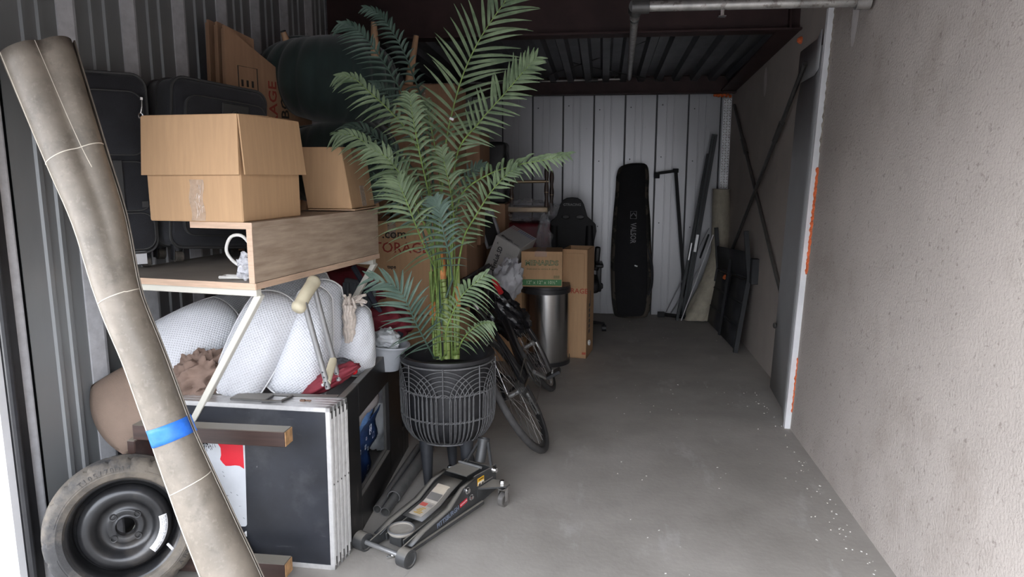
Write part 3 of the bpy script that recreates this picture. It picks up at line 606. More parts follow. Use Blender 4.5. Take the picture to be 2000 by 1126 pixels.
def pillow(name,label,M,w,h,t,m=None,seed=1,bend=0,grp='white mesh-covered pillows under the desk',taper=0,pip=True):
    m=m or m_pil
    pl_=thing(name,label,'pillow',M,grp)
    def shp(u,v,s):
        a=2*u-1;b_=2*v-1; k=(1-.10*(1-abs(b_)**2)*abs(a)**3); kz=(1-.10*(1-abs(a)**2)*abs(b_)**3)
        rr_=1
        th=(max(0,1-abs(a)**2.2)*max(0,1-abs(b_)**2.2))**.62
        n_=noise.noise(V((a*1.6+seed,b_*1.6,seed)))
        x=a*w/2*1.04*math.sqrt(1-.30*b_*b_)*(1-taper*(b_+1)/2); z=b_*h/2*1.04*math.sqrt(1-.30*a*a)
        return V((x,s*t/2*th*(1+.25*n_)+bend*(a*a)*.5+.01*n_,z))
    mb=MB(); mb.grid(lambda u,v:shp(u,v,-1),26,26); mb.grid(lambda u,v:shp(u,v,1),26,26); obj('cover',mb,m,pl_,smooth=80)
    E_=[shp(i/12,0,0) for i in range(13)]+[shp(1,i/12,0) for i in range(1,13)]+[shp(1-i/12,1,0) for i in range(1,13)]+[shp(0,1-i/12,0) for i in range(1,12)]
    if pip: mb=MB(); mb.tube(E_,.0035,6,closed=True); obj('piping',mb,m_pip if m is m_pil else m,pl_)
    return pl_
def at(px,py,Y): return aY(px,py,Y)
pillow('white_pillow','white mesh pillow lying slanted farthest left under the desk, above the brown cushion',facing(at(374,656,2.60),-28,0,-38),.38,.25,.15,seed=1)
pillow('white_pillow','white mesh pillow standing between the cream desk leg and the crutch pillow',facing(at(500,676,2.55),24,-14,-20),.20,.44,.17,seed=2,taper=-.1)
pillow('white_pillow','bulging white mesh pillow standing right behind the crutch, topmost and centred',facing(at(598,668,2.66),16,8,-16),.26,.45,.20,seed=3,taper=.4)
pillow('white_pillow','white mesh pillow tucked upright behind the crutch pad, below the riser board',facing(at(592,620,2.98),-6,0,-12),.30,.42,.17,seed=4)
pillow('white_pillow','white mesh pillow leaning rearmost, between crutch tube and cotton tassel',facing(at(630,640,2.84),4,10,-6),.18,.40,.15,seed=8)
pillow('white_pillow','rounded white mesh pillow farthest right, beside the grey basin',facing(at(699,663,2.90),14,22,-14),.19,.30,.16,seed=5,taper=.45)
pillow('white_pillow','small flat white mesh pillow edge seen behind the cream desk leg',facing(at(468,600,3.0),-8,0,-50),.22,.2,.1,seed=6)
m_brown=mat('brown_cushion',(.23,.165,.125),.85,0,var=.1,scale=5,bump=.5,bscale=220)
bc=pillow('brown_cushion','large plain brown cushion resting on the tipped table below the pillows','x' and facing(at(325,770,2.50),-18,0,-30),.50,.34,.22,m=m_brown,seed=9,grp='brown bedding under the desk',pip=False); 
del bc['group']
cl=crumple((0,0,0),(.12,.08,.095),.38,4,11,60,40); o=obj('brown_blanket',cl,mat('brown_cloth',(.20,.135,.105),.85,0,var=.18,scale=7,bump=.5,bscale=30),smooth=60,M=Matrix.Translation(at(392,738,2.50))@Matrix.Rotation(R(-35),4,'Y')); tag(o,'crumpled brown blanket bunched behind the cream desk leg','blanket')
# ================================================================ crutch
m_tan=mat('tan_rubber',(.56,.50,.36),.6,0,var=.08,scale=14); m_grey=mat('grey_aluminium',(.32,.32,.32),.38,.6,var=.1)
cr_=thing('crutch','grey aluminium underarm crutch with beige pad and handgrip, leaning over the pillows','crutch')
A=at(594,590,2.42); B=at(611,552,2.52); A2=at(641,758,2.46); B2=at(662,742,2.56)
mb=MB(); P=catmull([at(580,606,2.40),A.lerp(B,.35)+V((-.004,0,.006)),at(616,545,2.53)],16); mb.tube(P,[.020,.026,.028]+[.024]*11+[.027,.026,.019],16); obj('underarm_pad',mb,m_tan,cr_,smooth=70)
for a,b_ in ((A,A2),(B,B2)):
    mb=MB(); mb.tube([a,b_],.0105,12); tb=obj('upright',mb,m_grey,cr_)
    for q in (.80,.86,.92,.97): mb=MB(); mb.sphere(a.lerp(b_,q)+V((0,-.0095,0)),.0035,8,6); obj('adjustment_hole',mb,m_black,tb)
ga=A.lerp(A2,.93); gb=B.lerp(B2,.78)
mb=MB(); mb.tube(catmull([ga,ga.lerp(gb,.5),gb],10),[.0155]*9+[.015,.014],16); obj('handgrip',mb,m_tan,cr_,smooth=70); mb=MB(); mb.tube([ga+V((-.006,-.012,-.004)),ga+V((-.008,-.02,-.004))],.006,8); obj('bolt',mb,m_chrome,cr_)
# ================================================================ odds and ends in the cabinet
m_redc=mat('red_cloth',(.16,.015,.025),.75,0,var=.35,scale=6,bump=.4,bscale=40)
def cr(name,label,cat,c,r,amp,sd,m,rot=(0,0,0),fr=8,sm=50,n=(48,30)):
    mb=crumple((0,0,0),r,amp,sd,fr,*n); o=obj(name,mb,m,smooth=sm,M=eul(c,*rot)); return tag(o,label,cat)
cr('red_duffel_bag','dark red fabric bag slumped under the far end of the desk','bag',at(668,568,3.62),(.21,.13,.15),.25,12,m_redc)
cr('red_striped_cloth','dark red striped cloth at the foot of the crutch','cloth',at(640,742,2.60),(.14,.06,.035),.2,13,m_redc,(0,-30,0))
cr('grey_mitten','dark grey stuffed glove with a red tip lying on the cabinet edge','glove',at(668,716,2.68),(.06,.05,.032),.25,14,mat('grey_fleece',(.07,.07,.08),.95,0,var=.3,scale=30,bump=.6,bscale=200),(0,12,0))
mb=MB(); mb.sphere(at(691,724,2.66),.015,14,10); o=obj('red_ball_tip',mb,mat('bright_red',(.7,.01,.02),.4)); tag(o,'small bright red ball tip beside the grey glove','ball')
# tassel
ts=thing('cotton_tassel','off-white knotted cotton rope tassel between the pillows','tassel'); m_cot=mat('cotton_rope',(.58,.51,.45),.9,0,var=.15,scale=60,bump=.6,bscale=200)
c=at(682,612,2.84)
for i in range(9):
    a=i*.7; x=.022*math.cos(a); y=.022*math.sin(a)
    mb=MB(); P=[c+V((x*.8+.004*math.sin(k*1.9+i),y,.04-.018*k)) for k in range(10)]; mb.tube(P,[.008,.01,.0085,.01,.0085,.01,.0085,.01,.009,.006],7); obj('braid',mb,m_cot,ts)
for i in range(12):
    a=i*.55; mb=MB(); mb.tube(catmull([c+V((0,0,.045)),c+V((.03*math.cos(a)+.02,.02*math.sin(a)-.01,.065+.01*math.sin(i))),c+V((.05*math.cos(a)+.035,.03*math.sin(a)-.02,.055+.03*math.sin(i*2)))],6),.006,6); obj('rope_end',mb,m_cot,ts)
# folding camp chair and ribbed bag
cc_=thing('red_camp_chair','folded red camping chair with grey ribbed mesh behind the right pillow','folding chair'); 
a=at(700,585,3.42); mb=MB()
mb.box(a,(.17,.03,.2),.01,M=Matrix.Rotation(R(10),4,'Y'))
for i in range(9): mb.tube([a+V((-.075+i*.019,-.022,-.09)),a+V((-.065+i*.019,-.022,.09))],.006,6)
obj('mesh_panel',mb,mat('grey_mesh',(.10,.11,.12),.7),cc_)
for p,q,r_ in (((690,520),(760,640),.014),((640,640),(760,612),.011),((700,612),(785,655),.014),((625,560),(690,600),.02)):
    mb=MB(); mb.tube([at(*p,3.36),at(*q,3.3)],r_,8); obj('webbing_bar',mb,m_redc if r_!=.014 else mat('navy_cloth',(.035,.04,.06),.8),cc_)
cr('red_cushion','bright red cloth lump behind the grey basin','cloth',at(752,630,3.36),(.13,.09,.09),.3,15,m_redc)
# grey basin
bs=thing('grey_basin','pale grey plastic basin with a white bag in it beside the right pillow','basin',Matrix.Translation(at(752,672,3.15)+V((0,0,-.04)))@Matrix.Rotation(R(8),4,'Y'))
mb=MB(); mb.lathe([(.0,-.07),(.075,-.07),(.09,.02),(.105,.045),(.112,.045),(.112,.052),(.10,.052),(.086,.02),(.07,-.062),(.0,-.062)],40); obj('basin_body',mb,mat('grey_plastic',(.38,.40,.43),.4),bs,smooth=50)
o=obj('white_wrap',crumple((0,0,.07),(.06,.06,.045),.4,16),mat('white_film',(.6,.62,.64),.35),bs)
cr('bedding_bundle','pale folded bedding filling the cabinet under the pillows','bedding',(-1.36,2.98,.42),(.36,.42,.20),.12,17,mat('grey_bedding',(.3,.28,.28),.9))
# ================================================================ jack handle tubes
jh=thing('jack_handle','two-piece dusty grey steel jack handle lying on the floor by the cabinet','jack handle')
m_tube=mat('dusty_tube',(.17,.168,.165),.45,.4,var=.2,scale=15,dust=.6,dcol=(.26,.25,.24))
def vec(p,z): q=fl(*p); return V((q.x,q.y,z))
def hollow(mb,a,b,r,n=20):
    a=V(a);b=V(b); mb.tube([a,b],r,n,False); mb.tube([a+(b-a).normalized()*.0005,b],r*.84,n,False)
    d=(b-a).normalized()
    x=d.orthogonal().normalized(); y=d.cross(x)
    for q in (a,b):
        mb.add([q+(x*math.cos(t_)+y*math.sin(t_))*rr_ for i in range(n) for t_ in [2*PI*i/n] for rr_ in (r,r*.84)],[(2*i,2*i+1,(2*i+3)%(2*n),(2*i+2)%(2*n)) for i in range(n)])
a=vec((735,1008),.017); b_=vec((818,888),.02); a=fl(737,1003); b_=fl(822,880); 
mb=MB(); hollow(mb,(a.x,a.y,.022),(b_.x-.01,b_.y,.022),.0185); obj('handle_tube',mb,m_tube,jh)
a=fl(752,1008); b_=fl(838,886); d=(b_-a)
mb=MB(); hollow(mb,(a.x,a.y,.02),(a.x+d.x*.5,a.y+d.y*.5,.024),.021); obj('handle_tube',mb,m_tube,jh)
mb=MB(); hollow(mb,(a.x+d.x*.17,a.y+d.y*.17,.032),(b_.x,b_.y,.032),.030); obj('outer_tube',mb,m_tube,jh)
mb=MB(); q=a+d*.17; mb.tube([(q.x,q.y,.032),(q.x+d.x*.02,q.y+d.y*.02,.032)],.032,18,False); mb.sphere((a.x+d.x*.02-.0,a.y+d.y*.02,.0365),.002,6,5); obj('collar',mb,m_tube,jh)
# ================================================================ planter
PC=V((-.712,3.20,0)); PMx=Matrix.Translation(PC)
pt=thing('rattan_planter','black wire-rattan planter pot on tapered legs, holding the palm','planter',PMx)
prof=[(0,.215),(.10,.215),(.165,.235),(.198,.30),(.205,.40),(.205,.60),(.222,.603),(.225,.612),(.222,.622),(.20,.622),(.193,.61),(.190,.53),(0,.53)]
mb=MB(); mb.lathe(prof,56); obj('liner_pot',mb,m_pot,pt,smooth=50)
mb=MB(); mb.lathe([(.0,.535),(.18,.535),(.188,.53)],32); obj('soil',mb,mat('dark_soil',(.02,.018,.016),.95,0,bump=1,bscale=60),pt)
def rad2(z):
    K=[(.205,.11),(.215,.145),(.24,.178),(.28,.203),(.33,.215),(.45,.218),(.60,.217)]
    for (a,ra),(b_,rb) in zip(K,K[1:]):
        if z<=b_: return ra+(rb-ra)*max(0,(z-a))/(b_-a)
    return K[-1][1]
def cylp(th,z,o=0): r_=rad2(z)+o; return V((r_*math.cos(th),r_*math.sin(th),z))
nC=8; k_=0
for c in range(nC):
    th0=2*PI*c/nC+.12
    for j in range(6):
        rho=.035+.0215*j; zc=.455; zc=.445
        P=[]
        for s_ in (1,):
            for i in range(9): z=.208+(zc-.208)*i/8; P.append(cylp(th0-rho/.217,z,.003+(.004 if c%2 else 0)))
            for i in range(1,16): a=PI-PI*i/16; P.append(cylp(th0+rho*math.cos(a)/.217,zc+rho*math.sin(a)*.98,.003+(.004 if c%2 else 0)))
            for i in range(9): z=zc-(zc-.208)*i/8; P.append(cylp(th0+rho/.217,z,.003+(.004 if c%2 else 0)))
        mb=MB(); mb.tube(P,.0024,5,False); obj('rattan_arch',mb,m_wicker,pt,smooth=80)
for c in range(nC):
    th=2*PI*c/nC+.12; mb=MB(); mb.tube([cylp(th,.205+.395*i/14,.009) for i in range(15)],.003,5,False); obj('rattan_upright',mb,m_wicker,pt,smooth=80)
for z in (.47,.345):
    for ph in (0,PI):
        mb=MB(); mb.tube([cylp(2*PI*i/420,z+.0035*math.sin(i*.84+ph),.004+.0045*math.cos(i*.84+ph)) for i in range(420)],.0026,4,closed=True); obj('twisted_band',mb,m_wicker,pt,smooth=80)
mb=MB(); mb.tube([(.216*math.cos(a/32*PI),.216*math.sin(a/32*PI),.592) for a in range(64)],.0045,6,closed=True); mb.tube([(.112*math.cos(a/32*PI),.112*math.sin(a/32*PI),.206) for a in range(64)],.005,6,closed=True); mb.tube([(.15*math.cos(a/32*PI),.15*math.sin(a/32*PI),.214) for a in range(64)],.004,6,closed=True); obj('hoop',mb,m_wicker,pt,smooth=80)
m_leg=mat('black_leg',(.03,.032,.037),.45,0,var=.25,scale=12)
for a,b_ in (((-.085,-.10),(-.072,-.128)),((.105,-.09),(.115,-.12)),((-.01,.10),(0,.09)),((.03,.08),(.10,.12))):
    mb=MB(); mb.tube([(a[0],a[1],.235),(a[0],a[1],.20),(b_[0],b_[1],.001)],[.034,.032,.018],20); obj('leg',mb,m_leg,pt,smooth=40)
# ================================================================ palm
pm=thing('artificial_palm','tall artificial palm with arching green fronds standing in the black planter','palm plant',Matrix.Translation((PC.x,PC.y,.54)))
IP=Matrix.Translation((-PC.x,-PC.y,-.54))
def LP(px,py,Y): return IP@aY(px,py,Y)
m_trunk=mat('bamboo_green',(.14,.20,.045),.5,0,scale=20,col2=(.26,.33,.10),stretch=(3,3,.4)); m_node=mat('trunk_node',(.10,.11,.03),.7)
for (P,rr_,sh) in ((((858,700,3.18),(850,660,3.19),(846,600,3.2),(842,530,3.2)),.0165,(625,590,.020)),(((873,700,3.14),(872,620,3.16),(867,560,3.18),(861,515,3.2),(856,440,3.2)),.0155,(545,485,.022)),(((891,700,3.18),(892,640,3.2),(893,560,3.22),(893,520,3.22)),.0165,(600,560,.018))):
    q=catmull([LP(*p) for p in P],20); mb=MB(); mb.tube(q,[rr_*1.05-.0003*i for i in range(21)],12); tk=obj('trunk',mb,m_trunk,pm,smooth=60)
    for i in range(1,12):
        c=q[i]; d=(q[i+1]-q[i-1]).normalized(); mb=MB(); mb.tube([c-d*.002,c,c+d*.002],[rr_*1.0,rr_*1.16,rr_*1.0],12,False); obj('trunk_node',mb,m_node,tk)
    zb_=(aY(866,sh[0],3.19)).z-.54; zt=(aY(866,sh[1],3.19)).z-.54
    cs2=[p for p in q if p.z>zb_-.02]
    def atz(z):
        for p,p2 in zip(q,q[1:]):
            if p.z<=z<=p2.z: return p.lerp(p2,(z-p.z)/(p2.z-p.z))
        return q[-1]
    mb=MB(); mb.tube([atz(zb_),atz(zb_*.6+zt*.4),atz(zt)],[rr_*1.12,sh[2]*1.0,rr_*.9],10); obj('leaf_sheath',mb,m_sheath,tk,smooth=60,label='orange leaf sheath')
FR=[ # pixel points base->tip with depth, leaflet length (m), material, side bias, tip droop, count
 ([(868,300,3.1),(878,240,3.08),(903,150,3.04),(938,75,3.0),(985,5,2.96),(1010,-25,2.94)],.20,0,(1,1),.1,30),
 ([(880,420,3.12),(893,300,3.08),(935,240,3.0),(985,183,2.95),(1022,140,2.9),(1046,113,2.88)],.13,0,(1,.85),.12,30),
 ([(885,430,3.12),(905,375,3.05),(955,340,2.98),(1010,322,2.9),(1065,312,2.86),(1112,302,2.84)],.11,0,(1,.5),.45,30),
 ([(898,500,3.1),(908,458,3.05),(930,420,3.0),(955,380,2.95),(985,345,2.9),(1008,328,2.88)],.10,0,(1,.8),.1,26),
 ([(850,440,3.14),(838,380,3.02),(824,320,2.94),(812,260,2.88),(804,215,2.86),(800,184,2.86)],.145,0,(1,1),.55,28),
 ([(835,330,3.12),(800,262,3.06),(760,215,3.02),(722,180,3.0),(690,152,2.98),(660,148,2.97)],.10,0,(1,.6),.3,24),
 ([(815,240,3.22),(782,175,3.26),(745,115,3.3),(715,75,3.32),(690,52,3.34),(665,45,3.34)],.12,1,(1,.5),.2,26),
 ([(835,220,3.3),(812,160,3.38),(790,105,3.42),(765,60,3.44),(742,30,3.46),(712,15,3.46)],.11,1,(.7,.7),.3,26),
 ([(835,420,3.14),(800,370,3.04),(765,330,2.98),(728,290,2.94),(690,265,2.92),(655,262,2.92)],.11,0,(1,.8),.45,24),
 ([(845,470,3.12),(820,420,3.02),(800,372,2.94),(778,335,2.9),(752,305,2.88),(722,290,2.87)],.13,0,(1,1),.35,26),
 ([(848,520,3.10),(832,488,3.0),(812,440,2.9),(797,400,2.86),(784,370,2.84),(776,350,2.83)],.17,0,(1,.9),.3,26),
 ([(880,500,3.18),(886,450,3.12),(884,400,3.06),(876,355,3.02),(868,320,3.0),(862,290,3.0)],.13,0,(.8,1),.4,26),
 ([(884,545,3.12),(878,500,2.98),(868,462,2.93),(862,430,2.9),(856,405,2.9),(850,388,2.9)],.12,1,(1,1),.35,20),
 ([(848,698,3.12),(832,668,3.0),(812,630,2.92),(795,592,2.88),(772,560,2.86),(724,543,2.86)],.15,1,(1,1),.18,26),
 ([(872,690,3.06),(871,650,2.96),(882,615,2.88),(897,585,2.84),(918,560,2.82),(950,535,2.82)],.14,0,(1,1),.5,28),
 ([(893,690,3.15),(901,668,3.1),(914,650,3.06),(930,637,3.04),(947,630,3.02),(962,630,3.0)],.075,0,(.6,1),.5,18),
 ([(872,480,3.3),(880,430,3.36),(893,385,3.42),(912,350,3.46),(930,330,3.48),(945,322,3.5)],.10,1,(.8,.5),.2,20),
 ([(825,450,3.24),(798,420,3.28),(775,395,3.3),(755,370,3.3),(735,352,3.3),(722,345,3.3)],.10,1,(1,.8),.3,18),
 ([(815,340,3.26),(780,300,3.3),(745,275,3.32),(715,255,3.34),(688,248,3.34),(662,262,3.34)],.10,1,(1,1),.55,22),
 ([(830,300,3.26),(815,250,3.28),(790,215,3.3),(765,190,3.32),(745,172,3.34),(730,165,3.34)],.11,1,(1,1),.4,20),
 ([(862,400,3.2),(858,340,3.16),(850,290,3.12),(842,250,3.1),(835,220,3.1),(832,200,3.1)],.12,0,(1,1),.5,24),
]
leafn=0
def leaflet(mb,p,d,nrm,Ln,wd,dr,m0=5):
    d=d.normalized(); sd=d.cross(nrm).normalized(); vs=[];fs=[]
    for i in range(m0+1):
        t=i/m0; w_=wd*math.sin(PI*min(1,.12+.88*t)**.75)*(1 if i<m0 else 0)+.0006
        c=p+d*Ln*t+V((0,0,-1))*dr*Ln*t*t
        fold=nrm*w_*.35
        vs+=[c-sd*w_+fold,c,c+sd*w_+fold]
        if i: b_=3*(i-1); fs+=[(b_,b_+1,b_+4,b_+3),(b_+1,b_+2,b_+5,b_+4)]
    mb.add(vs,fs)
for fi,(P,Ln,mi,bias,dr,cnt) in enumerate(FR):
    q=catmull([LP(*p) for p in P],60); mm=(m_green,m_green2)[mi]
    base=LP(862+((fi*37)%40-20)*.9,600+((fi*53)%40),3.18) if fi not in (13,14,15) else LP(866+((fi*37)%36-18),702,3.17)
    st_=catmull([base,base.lerp(q[0],.5)+V((0,.02,.0)),q[0]],8)
    mb=MB(); mb.tube(st_[:-1]+q,[.005]*8+[.0045-.0032*i/60 for i in range(61)],6); fr_=obj('frond',mb,m_stem if mi==0 else m_green2,pm,smooth=70)
    rnd=random.Random(fi)
    one=MB()
    cnt=max(14,int(sum((b__-a__).length for a__,b__ in zip(q,q[1:]))/.0285)) ; rnd=random.Random(fi)
    for k in range(cnt):
        t=.12+.86*k/(cnt-1) if P[0][1]!=698 else .14+.84*k/(cnt-1)
        i=min(59,int(t*60)); p=q[i].lerp(q[i+1],t*60-i); tg=(q[min(60,i+2)]-q[max(0,i-2)]).normalized()
        vd=(V((0,0,H-.54))-V((PC.x,PC.y,0))-p).normalized()
        sdv=tg.cross(vd).normalized()      # across the blade
        nr=sdv.cross(tg).normalized()
        env=(.6+.4*math.sin(PI*min(1,t*1.1)))*(1 if t<.85 else 1-.35*(t-.85)/.15)
        for s_ in (1,-1):
            bi=bias[0] if s_<0 else bias[1]
            if bi<.05: continue
            an=R(60-30*t+rnd.uniform(-7,7)); l_=1.15*Ln*env*bi*rnd.uniform(.9,1.08)
            d=tg*math.cos(an)+sdv*s_*math.sin(an)+nr*rnd.uniform(-.05,.3)
            if leafn<300 and fi in (0,1,2,3,4,5,8,9,10,14,13):
                m1=MB(); leaflet(m1,p,d,nr,l_,.0062,dr+.12*rnd.random()); obj('leaflet',m1,mm,fr_,smooth=0); leafn+=1
            else: leaflet(one,p,d,nr,l_,.0062,dr+.12*rnd.random())
    if one.v: obj('leaflets',one,mm,fr_,smooth=0,kind='stuff')
for i in range(7):
    a=LP(848+i*7,700,3.17); b_=LP(840+i*8,470+((i*31)%60),3.18); mb=MB(); mb.tube(catmull([a,a.lerp(b_,.5)+V((.01*math.sin(i*2),.0,0)),b_],10),[.006-.0003*k for k in range(11)],6); obj('stem',mb,m_stem,pm,smooth=70)
# ================================================================ floor jack
U=V((-.44,-.90,0)).normalized(); jf=V((-.79,2.47,0))
JM=frame(jf,U,V((U.y,-U.x,0)))     # x to the front, y ... to the left side of the jack
JM=Matrix(((U.x,-U.y,0,jf.x),(U.y,U.x,0,jf.y),(0,0,1,0),(0,0,0,1)))
jk=thing('floor_jack','dusty dark grey trolley floor jack on small wheels, saddle towards the camera','floor jack',JM)
m_jk=mat('jack_paint',(.055,.056,.057),.42,.3,var=.2,scale=12,dust=.92,dcol=(.32,.295,.255)); m_jd=mat('jack_top_dust',(.31,.285,.25),.85,0,var=.12,scale=14)
def jy(s): return s*.072
for s_ in (1,-1):
    prof=[(.03,.018),(.03,.05),(-.10,.075),(-.26,.10),(-.36,.15),(-.47,.165),(-.60,.16),(-.62,.12),(-.62,.045),(-.50,.03),(-.10,.018)]
    mb=MB(); n=len(prof); y0=jy(s_)-.003; mb.add([(x,y0,z) for x,z in prof]+[(x,y0+.006,z) for x,z in prof],[tuple(range(n)),tuple(range(n,2*n))]+[(i,(i+1)%n,n+(i+1)%n,n+i) for i in range(n)])
    sp_=obj('side_plate',mb,m_jk,jk,smooth=0)
    top=[(-.02,.05),(-.10,.075),(-.26,.10),(-.36,.15),(-.45,.163)]
    mb=MB(); vs=[];
    for k,(x,z) in enumerate(top):
        w_=.026 if k<3 else .016
        ya_,yb2=(jy(s_)-.004*s_,jy(s_)+w_*s_)
        vs+=[(x,ya_,z),(x,yb2,z+.001)]
    mb.add(vs,[(2*i,2*i+1,2*i+3,2*i+2) for i in range(4)]); obj('top_flange',mb,m_jk,sp_,smooth=20,thick=.004)
    mb=MB(); mb.tube([(.02,jy(s_)+.006*s_,.022),(-.50,jy(s_)+.012*s_,.032)],.010,8); obj('bottom_flange',mb,m_jk,sp_)
    # bolts
    for x,z,r_ in ((-.40,.125,.013),(-.425,.085,.012)):
        mb=MB(); mb.tube([(x,jy(s_)+.002*s_,z),(x,jy(s_)+.008*s_,z),(x,jy(s_)+.0085*s_,z),(x,jy(s_)+.016*s_,z)],[r_*1.25,r_*1.25,r_*.8,r_*.75],6 if r_<.013 else 16); obj('bolt',mb,m_chrome,sp_,smooth=20)
    # front wheels
    mb=MB(); mb.T=Matrix.Translation((.03,s_*.112,.036))@Matrix.Rotation(PI/2,4,'X'); mb.lathe([(.012,-.02),(.026,-.02),(.029,-.023),(.036,-.022),(.036,.022),(.029,.023),(.026,.02),(.012,.02)],32,closed=False); mb.lathe([(0,-.018),(.03,-.018)],24); mb.lathe([(0,.018),(.03,.018)],24); obj('front_wheel',mb,m_jk,jk,smooth=40)
    # rear caster bracket
    cyv=s_*.125
    mb=MB(); q=[(-.47,s_*.075),(-.585,s_*.075),(-.60,s_*.15),(-.585,s_*.172),(-.555,s_*.172),(-.535,s_*.15)]
    mb.prism(q,.100,.107) if s_>0 else mb.prism(q[::-1],.100,.107); mb.box((-.53,s_*.078,.09),(.12,.006,.05)); bk=obj('caster_bracket',mb,m_jk,jk,smooth=0)
    mb=MB(); mb.tube([(-.565,s_*.145,.107),(-.565,s_*.145,.114),(-.565,s_*.145,.124)],[.013,.013,.010],6); obj('bolt',mb,m_chrome,bk,smooth=0)
    mb=MB(); mb.box((-.565,s_*.145,.09),(.035,.04,.006),.002)
    for e in (-1,1): mb.box((-.572,s_*.145+e*.018,.058),(.022,.003,.06),.001)
    cf=obj('caster_fork',mb,m_chrome,jk)
    mb=MB(); mb.T=Matrix.Translation((-.575,s_*.145,.032))@Matrix.Rotation(PI/2,4,'X'); mb.lathe([(0,-.01),(.02,-.01),(.026,-.013),(.032,-.011),(.032,.011),(.026,.013),(.02,.01),(0,.01)],28); obj('caster_wheel',mb,mat('caster_steel',(.2,.19,.18),.4,.5,var=.3,scale=20),cf,smooth=40)
mb=MB(); mb.tube([(.03,-.118,.036),(.03,.118,.036)],.0095,12); obj('front_axle',mb,m_grey,jk)
mb=MB(); P_=[(-.135,.090),(-.25,.108),(-.33,.142),(-.40,.163)]
vs=[(x,y,z) for x,z in P_ for y in (-.052,.052)]; mb.add(vs,[(2*i,2*i+1,2*i+3,2*i+2) for i in range(3)]); cv=obj('cover_plate',mb,m_jk,jk,smooth=30,thick=.005)
def covz(x): 
    for (a,za_),(b_,zb2) in zip(P_,P_[1:]):
        if b_<=x<=a: return za_+(zb2-za_)*(x-a)/(b_-a)
    return P_[0][1]
def strip(x0,x1,y0,y1,m,name,h=.0032):
    mb=MB(); xs=[x0+(x1-x0)*i/6 for i in range(7)]; mb.add([(x,y,covz(x)+h) for x in xs for y in (y0,y1)],[(2*i,2*i+1,2*i+3,2*i+2) for i in range(6)]); return obj(name,mb,m,cv,smooth=0)
strip(-.155,-.345,-.036,.030,mat('worn_label',(.42,.38,.33),.6,0,var=.12,scale=30),'warning_label')
strip(-.30,-.345,-.034,.028,mat('label_cream',(.46,.40,.32),.6),'label_band',.0037); strip(-.262,-.298,-.034,.028,mat('label_grey',(.16,.15,.14),.6),'label_band',.0037)
strip(-.218,-.240,-.034,-.002,mat('label_red',(.5,.1,.08),.6),'label_band',.0037); strip(-.222,-.240,.002,.026,mat('label_grey2',(.3,.28,.26),.6),'label_band',.0037)
mb=MB(); m_yel=mat('label_yellow',(.5,.32,.07),.6)
for i in range(5): x=-.17-.009*i; mb.box((x,-.004+.006*math.sin(i*2),covz(x)+.004),(.006,.034-.004*i,.0008))
obj('label_print',mb,m_yel,cv)
mb=MB(); mb.box((-.472,0,.172),(.095,.112,.005),.001); obj('rear_cover',mb,m_jk,jk); mb=MB(); mb.tube([(-.525,-.062,.178),(-.525,.062,.178)],.006,10); obj('spring_rod',mb,m_grey,jk)
mb=MB(); mb.box((-.60,0,.10),(.006,.144,.11)); obj('rear_plate',mb,m_jk,jk)
mb=MB(); mb.box((-.07,0,.043),(.075,.062,.045),.002); mb.box((-.105,.0,.05),(.06,.03,.02),.002); obj('saddle_block',mb,m_jk,jk)
mb=MB(); mb.T=Matrix.Translation((-.07,0,.0)); mb.lathe([(0,.073),(.044,.073),(.047,.077),(.052,.077),(.054,.071),(.05,.063),(.02,.06)],40); sd_=obj('saddle',mb,m_jd,jk,smooth=40); mb=MB(); mb.T=Matrix.Translation((-.07,0,0)); mb.tube([(.051*math.cos(a*PI/24),.051*math.sin(a*PI/24),.0775) for a in range(48)],.0035,6,closed=True); obj('saddle_rim',mb,m_grey,sd_)
for s_ in (1,-1):
    mb=MB(); bar(mb,(-.03,s_*.045,.045),(-.30,s_*.05,.075),.006,.03); obj('lift_arm',mb,m_jk,jk)
mb=MB(); hollow(mb,(-.60,.0,.165),(-.63,0,.262),.0235,20); mb.tube([(-.628,0,.255),(-.631,0,.266)],.028,20,False); obj('handle_socket',mb,m_jk,jk)
for s_ in (1,-1):
    mb=MB(); a,b_,c_=V((-.575,s_*.07,.14)),V((-.61,s_*.07,.16)),V((-.632,s_*.024,.250)); mb.tube([a.lerp(b_,.5),c_],.007,4); mb.box((-.60,s_*.071,.145),(.05,.006,.04),.002); obj('socket_brace',mb,m_jk,jk)
    mb=MB(); mb.tube([(-.60,s_*.074,.145),(-.60,s_*.082,.145),(-.60,s_*.092,.145)],[.017,.015,.011],12); obj('pivot_bolt',mb,m_chrome,jk)
# stickers and lettering on the visible side (the right flank)
sy=jy(1)+.0045
fl_=None
SM=Matrix.Translation((-.27,sy,.060))@Matrix.Rotation(PI,4,'Z')@Matrix.Rotation(R(90),4,'X')@Matrix.Rotation(R(9),4,'Z')
text('PITTSBURGH',.030,mat('label_blue_grey',(.20,.24,.32),.5),jk,SM,bold=.0004,sx=.85)
mb=MB(); mb.box((-.375,sy,.079),(.05,.001,.018),M=Matrix.Rotation(R(9),4,'Y')); obj('red_sticker',mb,mat('sticker_red',(.6,.03,.05),.5),jk)
text('AUTOMOTIVE',.0075,m_white,jk,Matrix.Translation((-.375,sy+.001,.079))@Matrix.Rotation(PI,4,'Z')@Matrix.Rotation(R(90),4,'X')@Matrix.Rotation(R(9),4,'Z'))
mb=MB(); mb.box((-.50,sy,.125),(.048,.001,.045)); yl=obj('yellow_warning_sticker',mb,mat('sticker_yellow',(.75,.42,.03),.5),jk); mb=MB(); mb.box((-.50,sy+.0008,.117),(.044,.001,.026)); obj('sticker_panel',mb,mat('sticker_cream',(.75,.68,.55),.5),yl)
